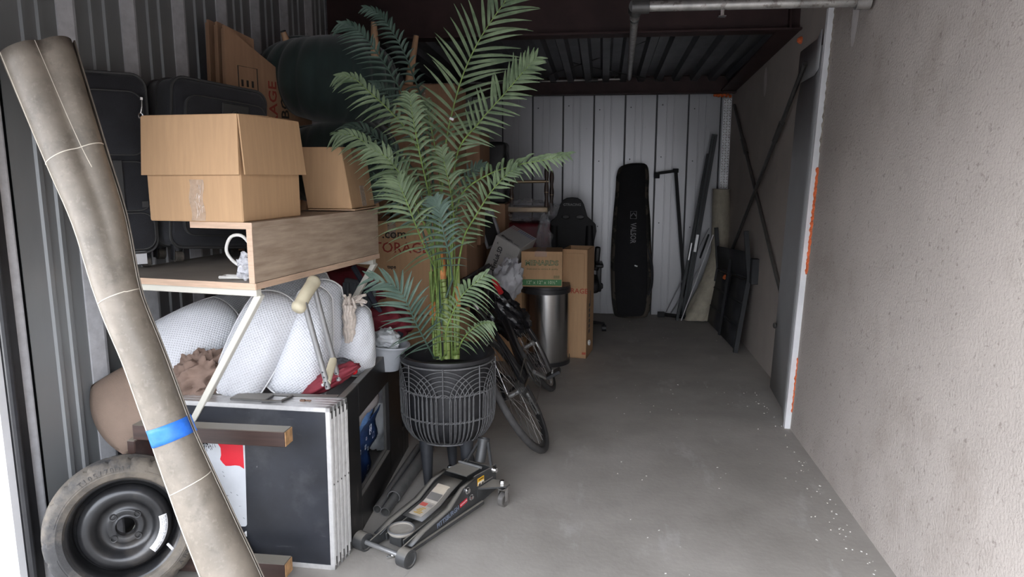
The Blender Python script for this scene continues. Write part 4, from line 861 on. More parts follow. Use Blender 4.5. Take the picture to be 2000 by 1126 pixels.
text('WARNING',.008,m_black,yl,Matrix.Translation((-.50,sy+.0012,.139))@Matrix.Rotation(PI,4,'Z')@Matrix.Rotation(R(90),4,'X'))
for dx in (-.011,.011): mb=MB(); mb.box((-.50+dx,sy+.0015,.117),(.015,.0006,.006)); mb.box((-.503+dx,sy+.0015,.121),(.008,.0006,.004)); obj('car_pictogram',mb,m_black,yl)
# loose bolt on the floor by the jack
p=fl(755,1092); mb=MB(); mb.tube([(p.x,p.y,.007),(p.x+.02,p.y+.012,.012)],[.006,.006],6); mb.sphere((p.x+.02,p.y+.012,.012),.009,8,6); o=obj('loose_fitting',mb,m_chrome); tag(o,'tiny bright metal fitting on the floor under the jack front axle','fitting')
# ================================================================ bicycle
WD=V((-.03,.999,0)).normalized(); LT=R(31); left=V((-WD.y,WD.x,0)); BU=(V((0,0,1))*math.cos(LT)+left*math.sin(LT)).normalized(); rc=V((-.262,3.58,.012))
LAT=WD.cross(BU)    # right side of the bicycle
BM_=Matrix(((WD.x,-LAT.x,BU.x,rc.x),(WD.y,-LAT.y,BU.y,rc.y),(WD.z,-LAT.z,BU.z,rc.z),(0,0,0,1)))
bk=thing('bicycle','black bicycle leaning left behind the planter with its rear wheel towards the camera','bicycle',BM_)
m_bf=mat('bike_black',(.02,.02,.022),.35,.3,var=.2,scale=9,coat=.3); m_spk=mat('spoke_steel',(.55,.55,.55),.3,.9); m_tyr=mat('bike_tyre',(.05,.048,.047),.8,0,var=.2,scale=20); m_rimd=mat('bike_rim_black',(.05,.05,.05),.4,.5); m_rims=mat('bike_rim_silver',(.6,.6,.6),.3,.8)
spk=None
def wheel(x,name,rm):
    global spk
    wh=bpy.data.objects.new(name,None); C.objects.link(wh); wh.parent=bk; wh.matrix_local=Matrix.Translation((x,0,.345))
    mb=MB(); mb.tube([(.325*math.cos(a*PI/36),0,.325*math.sin(a*PI/36)) for a in range(72)],.0185,10,closed=True); obj('tyre',mb,m_tyr,wh,smooth=80)
    mb=MB(); mb.tube([(.303*math.cos(a*PI/36),0,.303*math.sin(a*PI/36)) for a in range(72)],.0115,8,closed=True); obj('rim',mb,rm,wh,smooth=80)
    mb=MB(); mb.tube([(0,-.05,0),(0,-.032,0),(0,-.030,0),(0,.030,0),(0,.032,0),(0,.05,0)],[.008,.022,.014,.014,.022,.008],12); obj('hub',mb,m_spk,wh)
    for i in range(32):
        a=2*PI*i/32; s_=1 if i%2 else -1; b_=a+(.9 if (i//2)%2 else -.9)
        p=V((.021*math.cos(b_),s_*.03,.021*math.sin(b_))); q=V((.298*math.cos(a),0,.298*math.sin(a)))
        if spk is None:
            mb=MB(); mb.tube([(0,0,0),(0,0,1)],.0014,4); spk=obj('spoke',mb,m_spk,wh); o=spk
        else: o=dup(spk,wh)
        d=q-p; M=Matrix.Translation(p)@d.to_track_quat('Z','Y').to_matrix().to_4x4()@Matrix.Diagonal((1,1,d.length,1)); o.matrix_local=M
wheel(0,'rear_wheel',m_rimd); wheel(1.04,'front_wheel',m_rims)
BBp=V((.44,0,.30)); ST=V((.30,0,.80)); HT=V((.86,0,.86)); HB=V((.91,0,.70)); RA=V((0,0,.345)); FA=V((1.04,0,.345))
mb=MB()
for a,b_,r_ in ((BBp,ST,.016),(BBp,HB,.021),(ST-V((-.015,0,.06)),HT-V((0,0,.02)),.018),(HB,HT,.021)): mb.tube([a,b_],r_,12)
for s_ in (1,-1): mb.tube([RA+V((0,s_*.06,0)),BBp+V((-.02,s_*.03,0))],.010,8); mb.tube([RA+V((0,s_*.06,0)),ST-V((-.02,-s_*.015,.08))],.009,8)
obj('frame',mb,m_bf,bk)
mb=MB(); 
for s_ in (1,-1): mb.tube([HB+V((.01,s_*.045,-.02)),FA+V((0,s_*.055,0))],[.014,.009],8)
mb.box(HB+V((.01,0,-.02)),(.04,.12,.03),.008); obj('fork',mb,m_bf,bk)
mb=MB(); mb.tube([HT,HT+V((-.02,0,.07)),HT+V((.05,0,.09))],.014,8); mb.tube(catmull([(.85,.31,.93),(.88,.25,.95),(.90,.1,.95),(.90,-.08,.95),(.86,-.03,.93),(.80,-.07,.86)],20),.012,8); hb_=obj('handlebar',mb,m_bf,bk)
for s_ in (1,-1): mb=MB(); mb.tube([(.80,-.07,.86),(.74,-.08,.77)] if s_<0 else [(.85,.31,.93),(.77,.33,.90)],.017,10); obj('grip',mb,mat('red_grip',(.5,.02,.025),.5) if s_<0 else m_black,hb_,label='red handlebar grip' if s_<0 else None)
mb=MB(); mb.sphere((.27,0,.87),(.13,.075,.03),16,10,lambda d:1+.0*d.x); sd2=obj('saddle',mb,m_black,bk); mb=MB(); mb.tube([ST,(.285,0,.85)],.013,8); obj('seat_post',mb,m_spk,bk)
mb=MB(); mb.T=Matrix.Translation((.44,-.05,.30))@Matrix.Rotation(PI/2,4,'X')
mb.lathe([(.07,-.002),(.092,-.002),(.092,.002),(.07,.002)],44,lambda i,j:1.03 if (i in(1,2) and j%2) else 1,closed=True)
for k in range(5): a=2*PI*k/5; mb.tube([(0,0,0),(.075*math.cos(a),.075*math.sin(a),0)],.006,6)
ck=obj('chainring',mb,m_dsteel,bk)
for s_,a in ((-1,R(-35)),(1,R(145))):
    e=V((.44+.17*math.cos(a),s_*.075,.30+.17*math.sin(a))); mb=MB(); mb.tube([(.44,s_*.06,.30),e],[.013,.010],8); arm=obj('crank_arm',mb,m_rims if s_<0 else m_bf,bk)
    mb=MB(); mb.box(e+V((0,s_*.055,0)),(.085,.095,.022),.004); pe=obj('pedal',mb,m_black,bk); mb=MB(); mb.tube([e+V((-.03,s_*.055,.013)),e+V((.03,s_*.055,.013))],.006,6); obj('reflector',mb,mat('yellow_reflector',(.8,.6,.02),.4) if s_>0 else m_spk,pe,label='yellow pedal reflector' if s_>0 else None)
mb=MB(); P=[(.44+.094*math.cos(a),-.05,.30+.094*math.sin(a)) for a in [R(100-200*i/12) for i in range(13)]]; P+=[(.03,-.05,.22),(-.03,-.05,.20),(-.025,-.05,.25),(-.0,-.05,.30),(-.04,-.05,.345),(0,-.05,.385)]
mb.tube(P,.0045,4,closed=True); obj('chain',mb,m_dsteel,bk)
mb=MB(); mb.T=Matrix.Translation((0,-.045,.345))@Matrix.Rotation(PI/2,4,'X')
for k in range(6): r_=.052-.006*k; mb.lathe([(.012,.004*k-.001),(r_,.004*k-.001),(r_,.004*k+.001),(.012,.004*k+.001)],36,lambda i,j:1.04 if (i in(1,2) and j%2) else 1)
obj('cassette',mb,m_dsteel,bk,smooth=20)
mb=MB(); mb.box((.0,-.06,.29),(.03,.02,.06),.006); mb.box((.005,-.06,.235),(.022,.012,.09),.004); mb.tube([(.0,-.055,.285),(.0,-.065,.285)],.018,10); mb.tube([(.0,-.055,.20),(.0,-.065,.20)],.018,10); obj('derailleur',mb,m_dsteel,bk)
mb=MB(); mb.tube(catmull([(.30,-.03,.82),(.2,-.035,.70),(.1,-.05,.6),(.03,-.06,.36)],16),.0025,5); mb.tube(catmull([(.86,-.1,.95),(.93,-.05,.86),(.80,-.02,.76),(.6,-.02,.6),(.46,-.03,.34)],20),.0025,5); obj('brake_cable',mb,m_black,bk)
mb=MB(); mb.T=Matrix.Translation((0,0,.345)); mb.grid(lambda u,v:((.375)*math.cos(R(70+80*u)),(v-.5)*.05,(.375)*math.sin(R(70+80*u))),14,3); 
# black bin bag draped over the far end, white bag by it
cr('black_bin_bag','crumpled black plastic bag draped over the front of the bicycle','bag',at(965,600,4.50),(.24,.14,.12),.35,21,mat('black_film',(.012,.012,.014),.25,0,var=.3,bump=.7,bscale=25),(0,38,0),9,50,(60,40))
cr('black_bin_bag','second black plastic bag hanging lower over the front bicycle wheel','bag',at(1006,628,4.78),(.11,.09,.10),.35,22,mat('black_film',(.012,.012,.014),.25),(0,30,0),9,50)
cr('white_plastic_bag','grey-white crumpled plastic bag hanging between the bicycle and the steel bin','bag',at(986,556,4.86),(.10,.085,.19),.35,23,mat('white_film2',(.40,.40,.42),.4,0,var=.2,scale=7,bump=.6,bscale=25),(0,18,0),8,50,(60,40))
# ================================================================ steel bin
BC=V((-.418,5.36,0))
tb=thing('step_bin','half-round stainless steel pedal bin with black lid','bin',rz(BC,4))
def dprof(r,d=.13,n=28): return [(r*math.cos(PI+PI*i/n),r*math.sin(PI+PI*i/n)) for i in range(n+1)]+[(r,d),(-r,d)]
m_ss=mat('brushed_stainless',(.55,.54,.53),.22,1,var=.05,scale=40,stretch=(1,1,.02)); m_lid=mat('bin_lid_black',(.03,.03,.032),.4,0,var=.2,scale=20,dust=.35,dcol=(.1,.1,.1))
mb=MB(); mb.prism(dprof(.185),.03,.55); obj('body',mb,m_ss,tb,smooth=40)
mb=MB(); mb.prism(dprof(.193,.14),0,.032); obj('base_ring',mb,m_lid,tb,smooth=40)
mb=MB(); mb.prism(dprof(.192,.14),.552,.585); mb.prism(dprof(.187,.135),.586,.605); obj('lid',mb,m_lid,tb,smooth=40)
mb=MB(); mb.box((-.09,-.185,.045),(.07,.07,.014),.003); mb.box((-.09,-.17,.075),(.085,.03,.05),.003); obj('pedal',mb,m_lid,tb)
mx=thing('printed_carton','small brown carton printed with green store lettering on top of the steel bin','box',rz((-.590,5.215,.606),3)); MWx,MDx,MHx=.305,.29,.265
mb=MB(); mb.box((MWx/2,MDx/2,MHx/2),(MWx,MDx,MHx),.003); obj('box_body',mb,m_card,mx)
gm=mat('print_green',(.07,.22,.09),.7); gd=mat('print_green_dark',(.035,.10,.04),.7)
mb=MB(); mb.box((MWx/2,-.0006,.033),(MWx-.008,.0008,.046)); obj('green_band',mb,gm,mx)
FX=lambda x,z,y=-.001: Matrix.Translation((x,y,z))@Matrix.Rotation(PI/2,4,'X')
mt=mat('print_tan',(.55,.45,.28),.7)
text('12" x 12" x 10½"',.035,mat('print_pale',(.62,.72,.52),.7),mx,FX(MWx/2,.033,-.0014),sx=.95)
text('MENARDS',.052,gd,mx,FX(MWx/2+.0,.178),bold=.0022,sx=1.05); text('MENARDS',.052,mt,mx,FX(MWx/2+.0,.178,-.0016),bold=-.0009,sx=1.05)
text('Dedicated to service & quality',.0165,gd,mx,FX(MWx/2+.005,.134),sx=1.15)
mb=MB(); mb.tube([(.022+.008*math.cos(a*PI/6),-.001,.066+.008*math.sin(a*PI/6)) for a in range(12)],.001,4,closed=True)
for i in range(9): mb.box((.245+.005*i,-.001,.075),(.0015 if i%3 else .003,.0006,.022))
obj('print_marks',mb,gd,mx)
mb=MB(); mb.box((.145,-.0012,.245),(.09,.0008,.04)); mb.box((.145,MDx/2,MHx+.0006),(.07,MDx,.0008)); mb.box((MWx+.0006,.12,.18),(.0008,.03,.09)); obj('tape',mb,m_tapeb,mx)
# tall carton to the right
tc_=thing('tall_carton','tall narrow open-topped brown carton standing right of the steel bin','box',rz((-.300,5.50,0),-9)); TW,TD,TH=.20,.30,.86
mb=MB()
for c,d in (((TW/2,.003,TH/2),(TW,.006,TH)),((TW/2,TD-.003,TH/2),(TW,.006,TH)),((.003,TD/2,TH/2),(.006,TD,TH)),((TW-.003,TD/2,TH/2),(.006,TD,TH)),((TW/2,TD/2,.003),(TW,TD,.006))): mb.box(c,d)
obj('box_body',mb,m_card,tc_,smooth=0)
mb=MB(); mb.box((TW/2-.01,-.004,.70),(TW-.03,.005,.26),.001,M=Matrix.Rotation(R(-1),4,'X')); obj('flap',mb,m_card,tc_,label='flap folded down outside')
rdp=mat('print_red',(.42,.09,.05),.8); text('STORAGE',.055,rdp,tc_,FX(.085,.535,-.0012),bold=.001)
mb=MB()
for i in range(6): mb.box((TW+.0006,.11,.20+.042*i),(.0008,.05,.028))
mb.box((TW+.0006,.14,.46),(.0008,.02,.12)); obj('handling_symbols',mb,m_black,tc_); mb=MB(); mb.box((TW-.02,-.0006,.04),(.03,.0008,.018)); obj('print_mark',mb,rdp,tc_)
mb=MB(); mb.sphere((TW+.012,.05,.12),(.012,.02,.022),10,8,lambda d:1+.3*noise.noise(d*4)); obj('torn_paper',mb,m_white,tc_)
# ================================================================ white tilted carton
c_=V((-.38,.30,-.87)).normalized(); a_=V((.86,-.20,-.47)); a_=(a_-c_*a_.dot(c_)).normalized(); b_=a_.cross(c_); 
if b_.y<0: b_=-b_
O=aY(969,459,5.22)
WM=Matrix((a_,b_,-c_)).transposed().to_4x4(); WM.translation=O+c_*.36
lk=thing('white_printed_carton','grey-white carton with black lettering tipped diagonally behind the small carton','box',WM)
m_wb=mat('white_board',(.46,.455,.44),.6,0,var=.05,scale=6); lw,ld,lh=.215,.30,.36
mb=MB(); mb.box((lw/2,ld/2,lh/2),(lw,ld,lh),.003); obj('box_body',mb,m_wb,lk)
text('LeveLuk SD',.052,m_black,lk,Matrix.Translation((.07,-.001,.19))@Matrix.Rotation(PI/2,4,'X')@Matrix.Rotation(R(90),4,'Z'),bold=.001,sx=.85)
text('R',.022,m_black,lk,FX(.035,.31)); 
for i in range(5): text('----',.012,m_dsteel,lk,Matrix.Translation((.13+.012*i,-.001,.27))@Matrix.Rotation(PI/2,4,'X')@Matrix.Rotation(R(90),4,'Z'))
text('Enagic',.040,m_black,lk,Matrix.Translation((.075,.045,lh+.0008)),bold=.0006); text('LEVELUK SD501',.018,m_black,lk,Matrix.Translation((.13,.025,lh+.0008)))
rb_=mat('print_blue',(.06,.12,.35),.6); 
for i in range(13):
    mb=MB(); x=.012+i*.016
    for k in range(4): mb.box((x,.275-k*.013,lh+.0006),(.007,.008-.0012*k,.0008))
    obj('stripe_print',mb,mat('print_wine',(.35,.06,.09),.6) if i<4 else rb_,lk)
t=carton('support_carton','plain brown carton low behind the bicycle holding up the tipped white carton',rz((-.97,5.30,0),2),(.38,.40,.62),tape=False)
# grey cage-like plastic chair part
gc=thing('grey_plastic_grille','grey plastic frame with a dark mesh panel leaning left of the tipped white carton','appliance',facing(at(957,448,5.45),-18,-20))
mb=MB(); 
for c,d in (((-.06,0,0),(.02,.03,.26)),((.06,0,0),(.02,.03,.26)),((0,0,.13),(.14,.03,.03)),((0,0,-.13),(.14,.03,.02))): mb.box(c,d,.006)
for i in range(5): mb.box((-.045+.022*i,-.018,.135),(.006,.006,.05),.001)
obj('frame',mb,mat('pale_plastic',(.33,.33,.35),.4),gc); mb=MB(); mb.box((0,.004,0),(.11,.01,.24)); obj('mesh_panel',mb,m_black,gc)
# ================================================================ bar-cart-like rack wrapped in film
rk=thing('wrapped_rack','brass and dark wood spindle rack partly wrapped in clear film, on the red suitcase','rack')
m_brass=mat('aged_brass',(.36,.27,.17),.4,.6,var=.15,scale=10); m_spn=mat('dark_spindle',(.07,.045,.035),.35)
for px_,Yk,top in ((977,6.2,352),(999,5.95,350),(1067,5.95,322),(1077,6.2,333)):
    a=at(px_,418,Yk); b2_=at(px_,top,Yk); b2_.x=a.x; L_=b2_.z-a.z
    mb=MB(); mb.T=Matrix.Translation(a); mb.lathe([(0,0)]+[(.011+.009*abs(math.sin(k/16*PI*3)),L_*k/16) for k in range(17)]+[(0,L_)],12); sp2=obj('spindle',mb,m_spn,rk,smooth=60); mb=MB(); mb.T=Matrix.Translation(a); mb.lathe([(.0,L_*.44),(.019,L_*.44),(.019,L_*.5),(0,L_*.5)],12); obj('brass_collar',mb,m_brass,sp2)
a=at(980,355,5.95); b2_=at(1072,354,5.95); mb=MB(); mb.tube([a,b2_],.013,10); obj('rail',mb,m_brass,rk)
a=at(972,409,5.93); b2_=at(1070,409,5.93); mb=MB(); mb.box((a+b2_)/2+V((0,.14,0)),((b2_-a).length,.30,.045),.006); obj('slab',mb,m_brass,rk)
m_film=mat('film',(.7,.7,.74),.12,0,var=.3,scale=30,alpha=.2,bump=1,bscale=30)
mb=crumple((a+b2_)/2+V((.03,.1,-.01)),(.24,.20,.085),.45,31,9,50,32); obj('film_wrap',mb,m_film,rk,smooth=40)
mb=crumple(at(1062,470,5.9),(.06,.08,.20),.5,32,9,40,32); obj('film_tail',mb,m_film,rk,smooth=40)
mb=crumple((0,0,0),(.25,.16,.30),.10,33,5); rs_=obj('red_suitcase',mb,mat('wine_red',(.14,.01,.02),.5,0,var=.3,scale=5),smooth=50,M=Matrix.Translation(at(1020,490,6.12))); 
bpy.data.objects.remove(rs_)
q=at(1022,428,5.98); zt=q.z-.03
rs_=thing('red_suitcase','deep red upright suitcase under the film-wrapped rack','suitcase',rz((q.x,q.y,0),0)); mb=MB(); mb.box((0,.14,zt/2+.02),(.44,.28,zt-.04),.04); obj('shell',mb,mat('wine_red',(.16,.012,.025),.45,0,var=.3,scale=5),rs_,smooth=50)
for x in (-.17,.17): mb=MB(); mb.tube([(x-.012,.05,.025),(x+.012,.05,.025)],.025,14); obj('wheel',mb,m_black,rs_)
for i in range(5): mb=MB(); mb.box((-.16+.08*i,-.002,zt/2),(.012,.006,zt*.8),.002); obj('groove_rib',mb,mat('wine_red',(.16,.012,.025),.45),rs_)
# ================================================================ gaming chair
gq=at(1116,470,6.55); GM=facing((gq.x,6.6,0),0,0)
gc=thing('gaming_chair','black racing-style gaming chair with two headrest slots, near the back wall','office chair',GM)
m_gc=mat('black_leatherette',(.01,.01,.012),.62,0,var=.2,scale=12)
k=1390/6.75; HZ=lambda py: aY(1116,py,6.6).z
def gx(px): return (px-1115.5)/k
half=[(0,385),(10,386),(17,390),(22,398),(25,408),(29,422),(38,430),(45,437),(46.5,450),(43,468),(41,490),(42,515),(44,540),(42,560)]
Lp=[(gx(1115.5+a),HZ(b_)) for a,b_ in half]; OUT=Lp+[(-x,z) for x,z in Lp[::-1][:-1]]
# back shell as a front and rear skin with two slots, built from a bmesh triangle fill
def plate(outer,holes,y0,y1):
    bm=bmesh.new(); loops=[]
    for lp in [outer]+holes:
        vs=[bm.verts.new((x,y0,z)) for x,z in lp]
        for i in range(len(vs)): bm.edges.new((vs[i],vs[(i+1)%len(vs)]))
    bmesh.ops.triangle_fill(bm,edges=bm.edges[:],use_beauty=True)
    ex=bmesh.ops.extrude_face_region(bm,geom=bm.faces[:])
    for v_ in [g for g in ex['geom'] if isinstance(g,bmesh.types.BMVert)]: v_.co.y=y1
    bm.verts.index_update(); mb=MB(); mb.add([tuple(v_.co) for v_ in bm.verts],[tuple(v_.index for v_ in f.verts) for f in bm.faces]); bm.free(); return mb
def slot(cx_,cz): return [(cx_+.036*math.cos(t_)*1.0,cz+.016*math.sin(t_)) for t_ in [2*PI*i/12 for i in range(12)]]
zs=HZ(423); mb=plate(OUT,[slot(gx(1103.5),zs),slot(gx(1131),zs)],-.05,.01); bkr=obj('backrest',mb,m_gc,gc,smooth=0); md=bkr.modifiers.new('b','BEVEL'); md.width=.006; md.segments=2; md.limit_method='ANGLE'
for s_ in (1,-1):
    mb=MB(); mb.tube([(s_*.16,-.05,HZ(440)),(s_*.165,-.075,HZ(480)),(s_*.15,-.07,HZ(545))],[.03,.042,.04],10); obj('side_bolster',mb,m_gc,bkr,smooth=70)
text('GTRACING',.032,mat('print_grey',(.3,.3,.3),.5),bkr,Matrix.Translation((0,-.053,HZ(399)))@Matrix.Rotation(PI/2,4,'X'),bold=.0005)
mb=MB(); mb.box((0,-.26,.46),(.50,.48,.11),.04); obj('seat',mb,m_gc,gc,smooth=50)
mb=MB(); mb.tube([(0,-.2,.07),(0,-.2,.40)],[.03,.025],12); obj('gas_column',mb,m_black,gc)
for s_ in (1,-1):
    mb=MB(); mb.box((s_*.235,-.05,.66),(.05,.07,.22),.015,M=Matrix.Rotation(R(4*s_),4,'Y')); mb.box((s_*.25,-.15,.62),(.075,.27,.035),.012); mb.box((s_*.255,-.04,.47),(.045,.05,.24),.01); mb.box((s_*.262,-.02,.40),(.07,.06,.05),.012); obj('armrest',mb,m_black,gc,smooth=50)
for i in range(5):
    a=R(i*72+8); e=V((.31*math.cos(a),-.2+.31*math.sin(a),.075)); mb=MB(); mb.tube([(0,-.2,.11),e],[.035,.02],8,flat=.6); lg=obj('base_arm',mb,m_black,gc); mb=MB(); mb.tube([e+V((-.02,0,-.045)),e+V((.02,0,-.045))],.03,14); mb.tube([e+V((0,0,.0)),e+V((0,0,-.03))],.01,8); obj('caster',mb,m_black,lg)
# ================================================================ long padded bag
q=fl(1228,622); sbM=facing((q.x,7.10,0),0,0)
sb=thing('long_padded_bag','tall black padded gear bag with camouflage sides standing against the back wall','bag',sbM)
kk=1390/aY(1228,470,7.1).y; HZ2=lambda py: aY(1228,py,7.1).z
def sx2(px,py): return (px-1228)/1390*7.1*1.0
ol=[(1195,345),(1200,328),(1215,320),(1235,318),(1252,322),(1257,345),(1257,380),(1262,430),(1265,480),(1268,520),(1269,580),(1264,612),(1250,624),(1205,624),(1195,605),(1190,560),(1188,500),(1191,420),(1194,380)]
ol=[(sx2(a,b_)+.012,max(.003,HZ2(b_))) for a,b_ in ol]; ol=catmull([(x,0,z) for x,z in ol+ol[:1]],57)[:-1]
mb=MB(); n=len(ol); cxm=V((0.0,0,.75)); vs=[]
for y,kx in ((-.085,.80),(-.07,.93),(-.0,1),(.05,1),(.08,.9)): vs+=[((p.x)*kx,y,(p.z-.75)*(1-(1-kx)*.35)+.75) for p in ol]
mb.add(vs,[tuple(range(n)),tuple(4*n+i for i in range(n))]+[(r*n+i,r*n+(i+1)%n,(r+1)*n+(i+1)%n,(r+1)*n+i) for r in range(4) for i in range(n)])
m_camo=mat('camo_fabric',(.02,.02,.018),.8,0,scale=9,col2=(.09,.075,.06),lo=.48,hi=.54); obj('side_gusset',mb,m_camo,sb,smooth=60)
mb=MB(); vs=[]
for y,kx in ((-.088,.78),(-.1,.72)): vs+=[((p.x)*kx,y+.006*math.sin(p.z*9),(p.z-.75)*(.97 if y>-.09 else .95)+.76) for p in ol]
mb.add(vs,[tuple(n+i for i in range(n))]+[(i,(i+1)%n,n+(i+1)%n,n+i) for i in range(n)]); fp=obj('front_panel',mb,mat('bag_black',(.009,.009,.011),.8,0,var=.2,bump=.4,bscale=25),sb,smooth=60)
mb=MB(); mb.box((-.02,-.105,1.40),(.22,.012,.22),.004); 
text('VALSOR',.075,mat('print_silver',(.28,.28,.3),.5),fp,Matrix.Translation((.02,-.11,.86))@Matrix.Rotation(PI/2,4,'X')@Matrix.Rotation(-PI/2,4,'Z'),sx=.72,bold=.001)
mb=MB(); e0=(.02,1.035); mb.tube([(e0[0]-.028,-.109,e0[1]-.035),(e0[0]+.028,-.109,e0[1]-.035),(e0[0]+.028,-.109,e0[1]+.035),(e0[0]-.028,-.109,e0[1]+.035)],.004,4,closed=True); mb.tube([(e0[0]-.025,-.109,e0[1]-.01),(e0[0]+.0,-.109,e0[1]+.02),(e0[0]+.025,-.109,e0[1]-.01)],.006,4); obj('round_emblem',mb,mat('print_silver',(.28,.28,.3),.5),fp)
mb=MB(); mb.box((.058,-.108,.54),(.03,.004,.012),.001,M=Matrix.Rotation(.3,4,'Y')); obj('zip_tag',mb,m_white,fp)
mb=MB(); mb.tube(catmull([(.16,-.07,.72),(.21,-.09,.55),(.215,-.09,.35),(.18,-.07,.24)],14),.012,6); obj('carry_strap',mb,m_fabric,sb)
# ================================================================ black L bar
lb=thing('black_angle_bar','thin black square bar with a bent top arm standing by the back wall','metal bar')
a=at(1320,333,7.17); f0=fl(1329,607); q=V((f0.x+.02,7.17,.02)); c=at(1286,338,7.17)
mb=MB(); mb.tube([a,q],.021,4,upv=(1,1,0)); mb.tube([c,a+V((.02,0,0))],.020,4,upv=(0,1,1)); mb.box(c+V((-.015,-.02,-.02)),(.05,.06,.06),.003); mb.box(a+V((0,0,0)),(.05,.05,.04),.003); obj('bar',mb,m_mblack,lb)
fz=fl(1292,612); mb=MB(); mb.tube([(fz.x,7.16,.03),(fz.x+.32,7.0,.03)],.02,4); mb.box((fz.x-.02,7.16,.03),(.07,.05,.05),.003); obj('foot',mb,m_mblack,lb)
# ================================================================ long grey rails
m_rail=mat('grey_rail',(.045,.05,.053),.5,.2,var=.1)
for (p0,p1,nm,lab,mm,w_,x_) in (((1396,262),(1334,622),'grey_rail','long dark grey metal rail leaning in the corner, the thicker in front',m_rail,.052,0),((1383,300),(1322,626),'grey_rail','thinner dark grey metal rail just left of the thick one',m_rail,.026,.02)):
    f=fl(*p1); a=at(p0[0],p0[1],7.12+x_*1.2); f.z=.004; f.y-=.0
    d=a-f; M=frame((0,0,0),d,(0,1,0)); t=thing(nm,lab,'metal rail',Matrix.Translation(f),'grey rails in the far corner'); L_=d.length
    mb=MB(); mb.box(d/2,(L_,.03,w_),.003,M=M); obj('rail',mb,mm,t); mb=MB(); mb.box(d/2+V((0,-.017,0)),(L_*.98,.006,w_*.3),.001,M=M); obj('groove',mb,m_black,t); mb=MB(); mb.box(d*.42+V((0,-.02,0)),(.17,.004,w_*.5),.001,M=M); obj('label_plate',mb,m_rims,t)
def stick(nm,lab,p0,p1,r_,mm,Y0,z0=.006):
    f=fl(*p1); f.z=z0+r_; a=at(p0[0],p0[1],Y0); mb=MB(); mb.tube([f,a],r_,6); o=obj(nm,mb,mm); tag(o,lab,'metal strip'); return o
stick('silver_strip','bright thin metal strip crossing in front of the carpet roll foot',(1393,458),(1330,628),.006,m_rims,6.98)
stick('silver_strip','short pale strip leaning left at the foot of the black bar',(1368,520),(1308,616),.007,m_rims,7.1)
stick('silver_strip','dull thin strip leaning farthest left, almost touching the bar foot',(1385,445),(1298,616),.005,m_grey,7.12)
stick('dark_strip','thin dark strip between the rails and the carpet roll',(1384,458),(1334,596),.009,m_rail,7.04)
# ================================================================ carpet roll
m_carp=mat('cream_carpet_back',(.42,.38,.30),.9,0,var=.12,scale=14,bump=.6,bscale=180); stain(m_carp,5,.55,.7,(.22,.2,.15),.4)
cpM=thing('rolled_carpet','cream rolled carpet standing in the far corner, slumped at its foot','carpet roll')
rws=[(370,1393,1424),(410,1392,1425),(450,1391,1424),(490,1390,1422),(520,1380,1416),(550,1370,1409),(580,1354,1402),(605,1341,1396),(622,1337,1388)]
P_=[];rr_=[]
for py,x0,x1 in rws:
    Yc=7.12 if py<500 else 7.12-.10*(py-500)/120; c=at((x0+x1)/2,py,Yc); P_.append(c); rr_.append((x1-x0)/2/1390*Yc*1.0)
P_[-1].z=.02
def cpf(u,v):
    q=v*(len(P_)-1); k_=min(int(q),len(P_)-2); c=P_[k_].lerp(P_[k_+1],q-k_); r_=rr_[k_]+(rr_[k_+1]-rr_[k_])*(q-k_); a=2*PI*u
    lo=max(0,(v-.55)/.45); f_=1+.16*lo*math.sin(3*a+v*9)+.10*lo*noise.noise(V((math.cos(a)*2,math.sin(a)*2,v*7)))*2
    return V((c.x+r_*f_*math.cos(a),c.y+min(r_,.105)*f_*math.sin(a),max(.003,c.z)))
mb=MB(); mb.grid(cpf,40,60,True); obj('carpet',mb,m_carp,cpM,smooth=70)
mb=MB(); c=P_[0]; mb.tube([(c.x+(.014+.0042*i*.5)*math.cos(i*.5),c.y+(.014+.0042*i*.5)*math.sin(i*.5),c.z+.002) for i in range(38)],.004,5); mb.add([(c.x+rr_[0]*math.cos(a),c.y+rr_[0]*math.sin(a),c.z-.004) for a in [2*PI*i/24 for i in range(24)]],[tuple(range(24))]); obj('roll_end',mb,m_carp,cpM)
# ================================================================ black bed frame part
hf=thing('black_metal_headboard','black metal headboard with solid panels leaning against the inner right wall','headboard')
m_hb=mat('satin_black_steel',(.022,.023,.026),.6,0,var=.15)
near=[fl(1441,691),aX(1459,540,1.165),aX(1450,457,1.13)]; far=[fl(1401,626),aX(1411,540,1.13),aX(1405,440,1.10)]
near[0].x=1.085; far[0].x=1.03; far=[V((1.035,7.0,.003)),V((1.12,7.0,.53)),V((1.085,7.0,.92))]; near=[V((1.095,5.80,.003)),V((1.17,5.80,.62)),V((1.13,5.80,.99))]
for pts in (near,far): mb=MB(); mb.tube([pts[0],pts[1],pts[2]],.024,4,upv=(1,1,0)); obj('post',mb,m_hb,hf,smooth=0)
def hp(u,v): # v height fraction along near/far first segment
    a=near[0].lerp(near[1],min(1,v)) if v<=1 else near[1].lerp(near[2],v-1); b_=far[0].lerp(far[1],min(1,v)) if v<=1 else far[1].lerp(far[2],v-1); return a.lerp(b_,u)
def hpanel(u0,u1,v0,v1,off=0): mb=MB(); mb.add([hp(u0,v0),hp(u1,v0),hp(u1,v1),hp(u0,v1)],[(0,1,2,3)]); obj('panel',mb,m_hb,hf,thick=.012)
for v0,v1 in ((.03,.30),(.34,.63),(.67,.95)):
    for u0,u1 in ((.03,.47),(.53,.97)): hpanel(u0,u1,v0,v1)
hpanel(.0,1,1.02,1.55)
for v in (.32,.65,.99): mb=MB(); mb.tube([hp(0,v),hp(1,v)],.014,4); obj('rail',mb,m_hb,hf,smooth=0)
mb=MB(); mb.tube([hp(.5,0.01),hp(.5,1.3)],.018,4); obj('centre_post',mb,m_hb,hf,smooth=0)
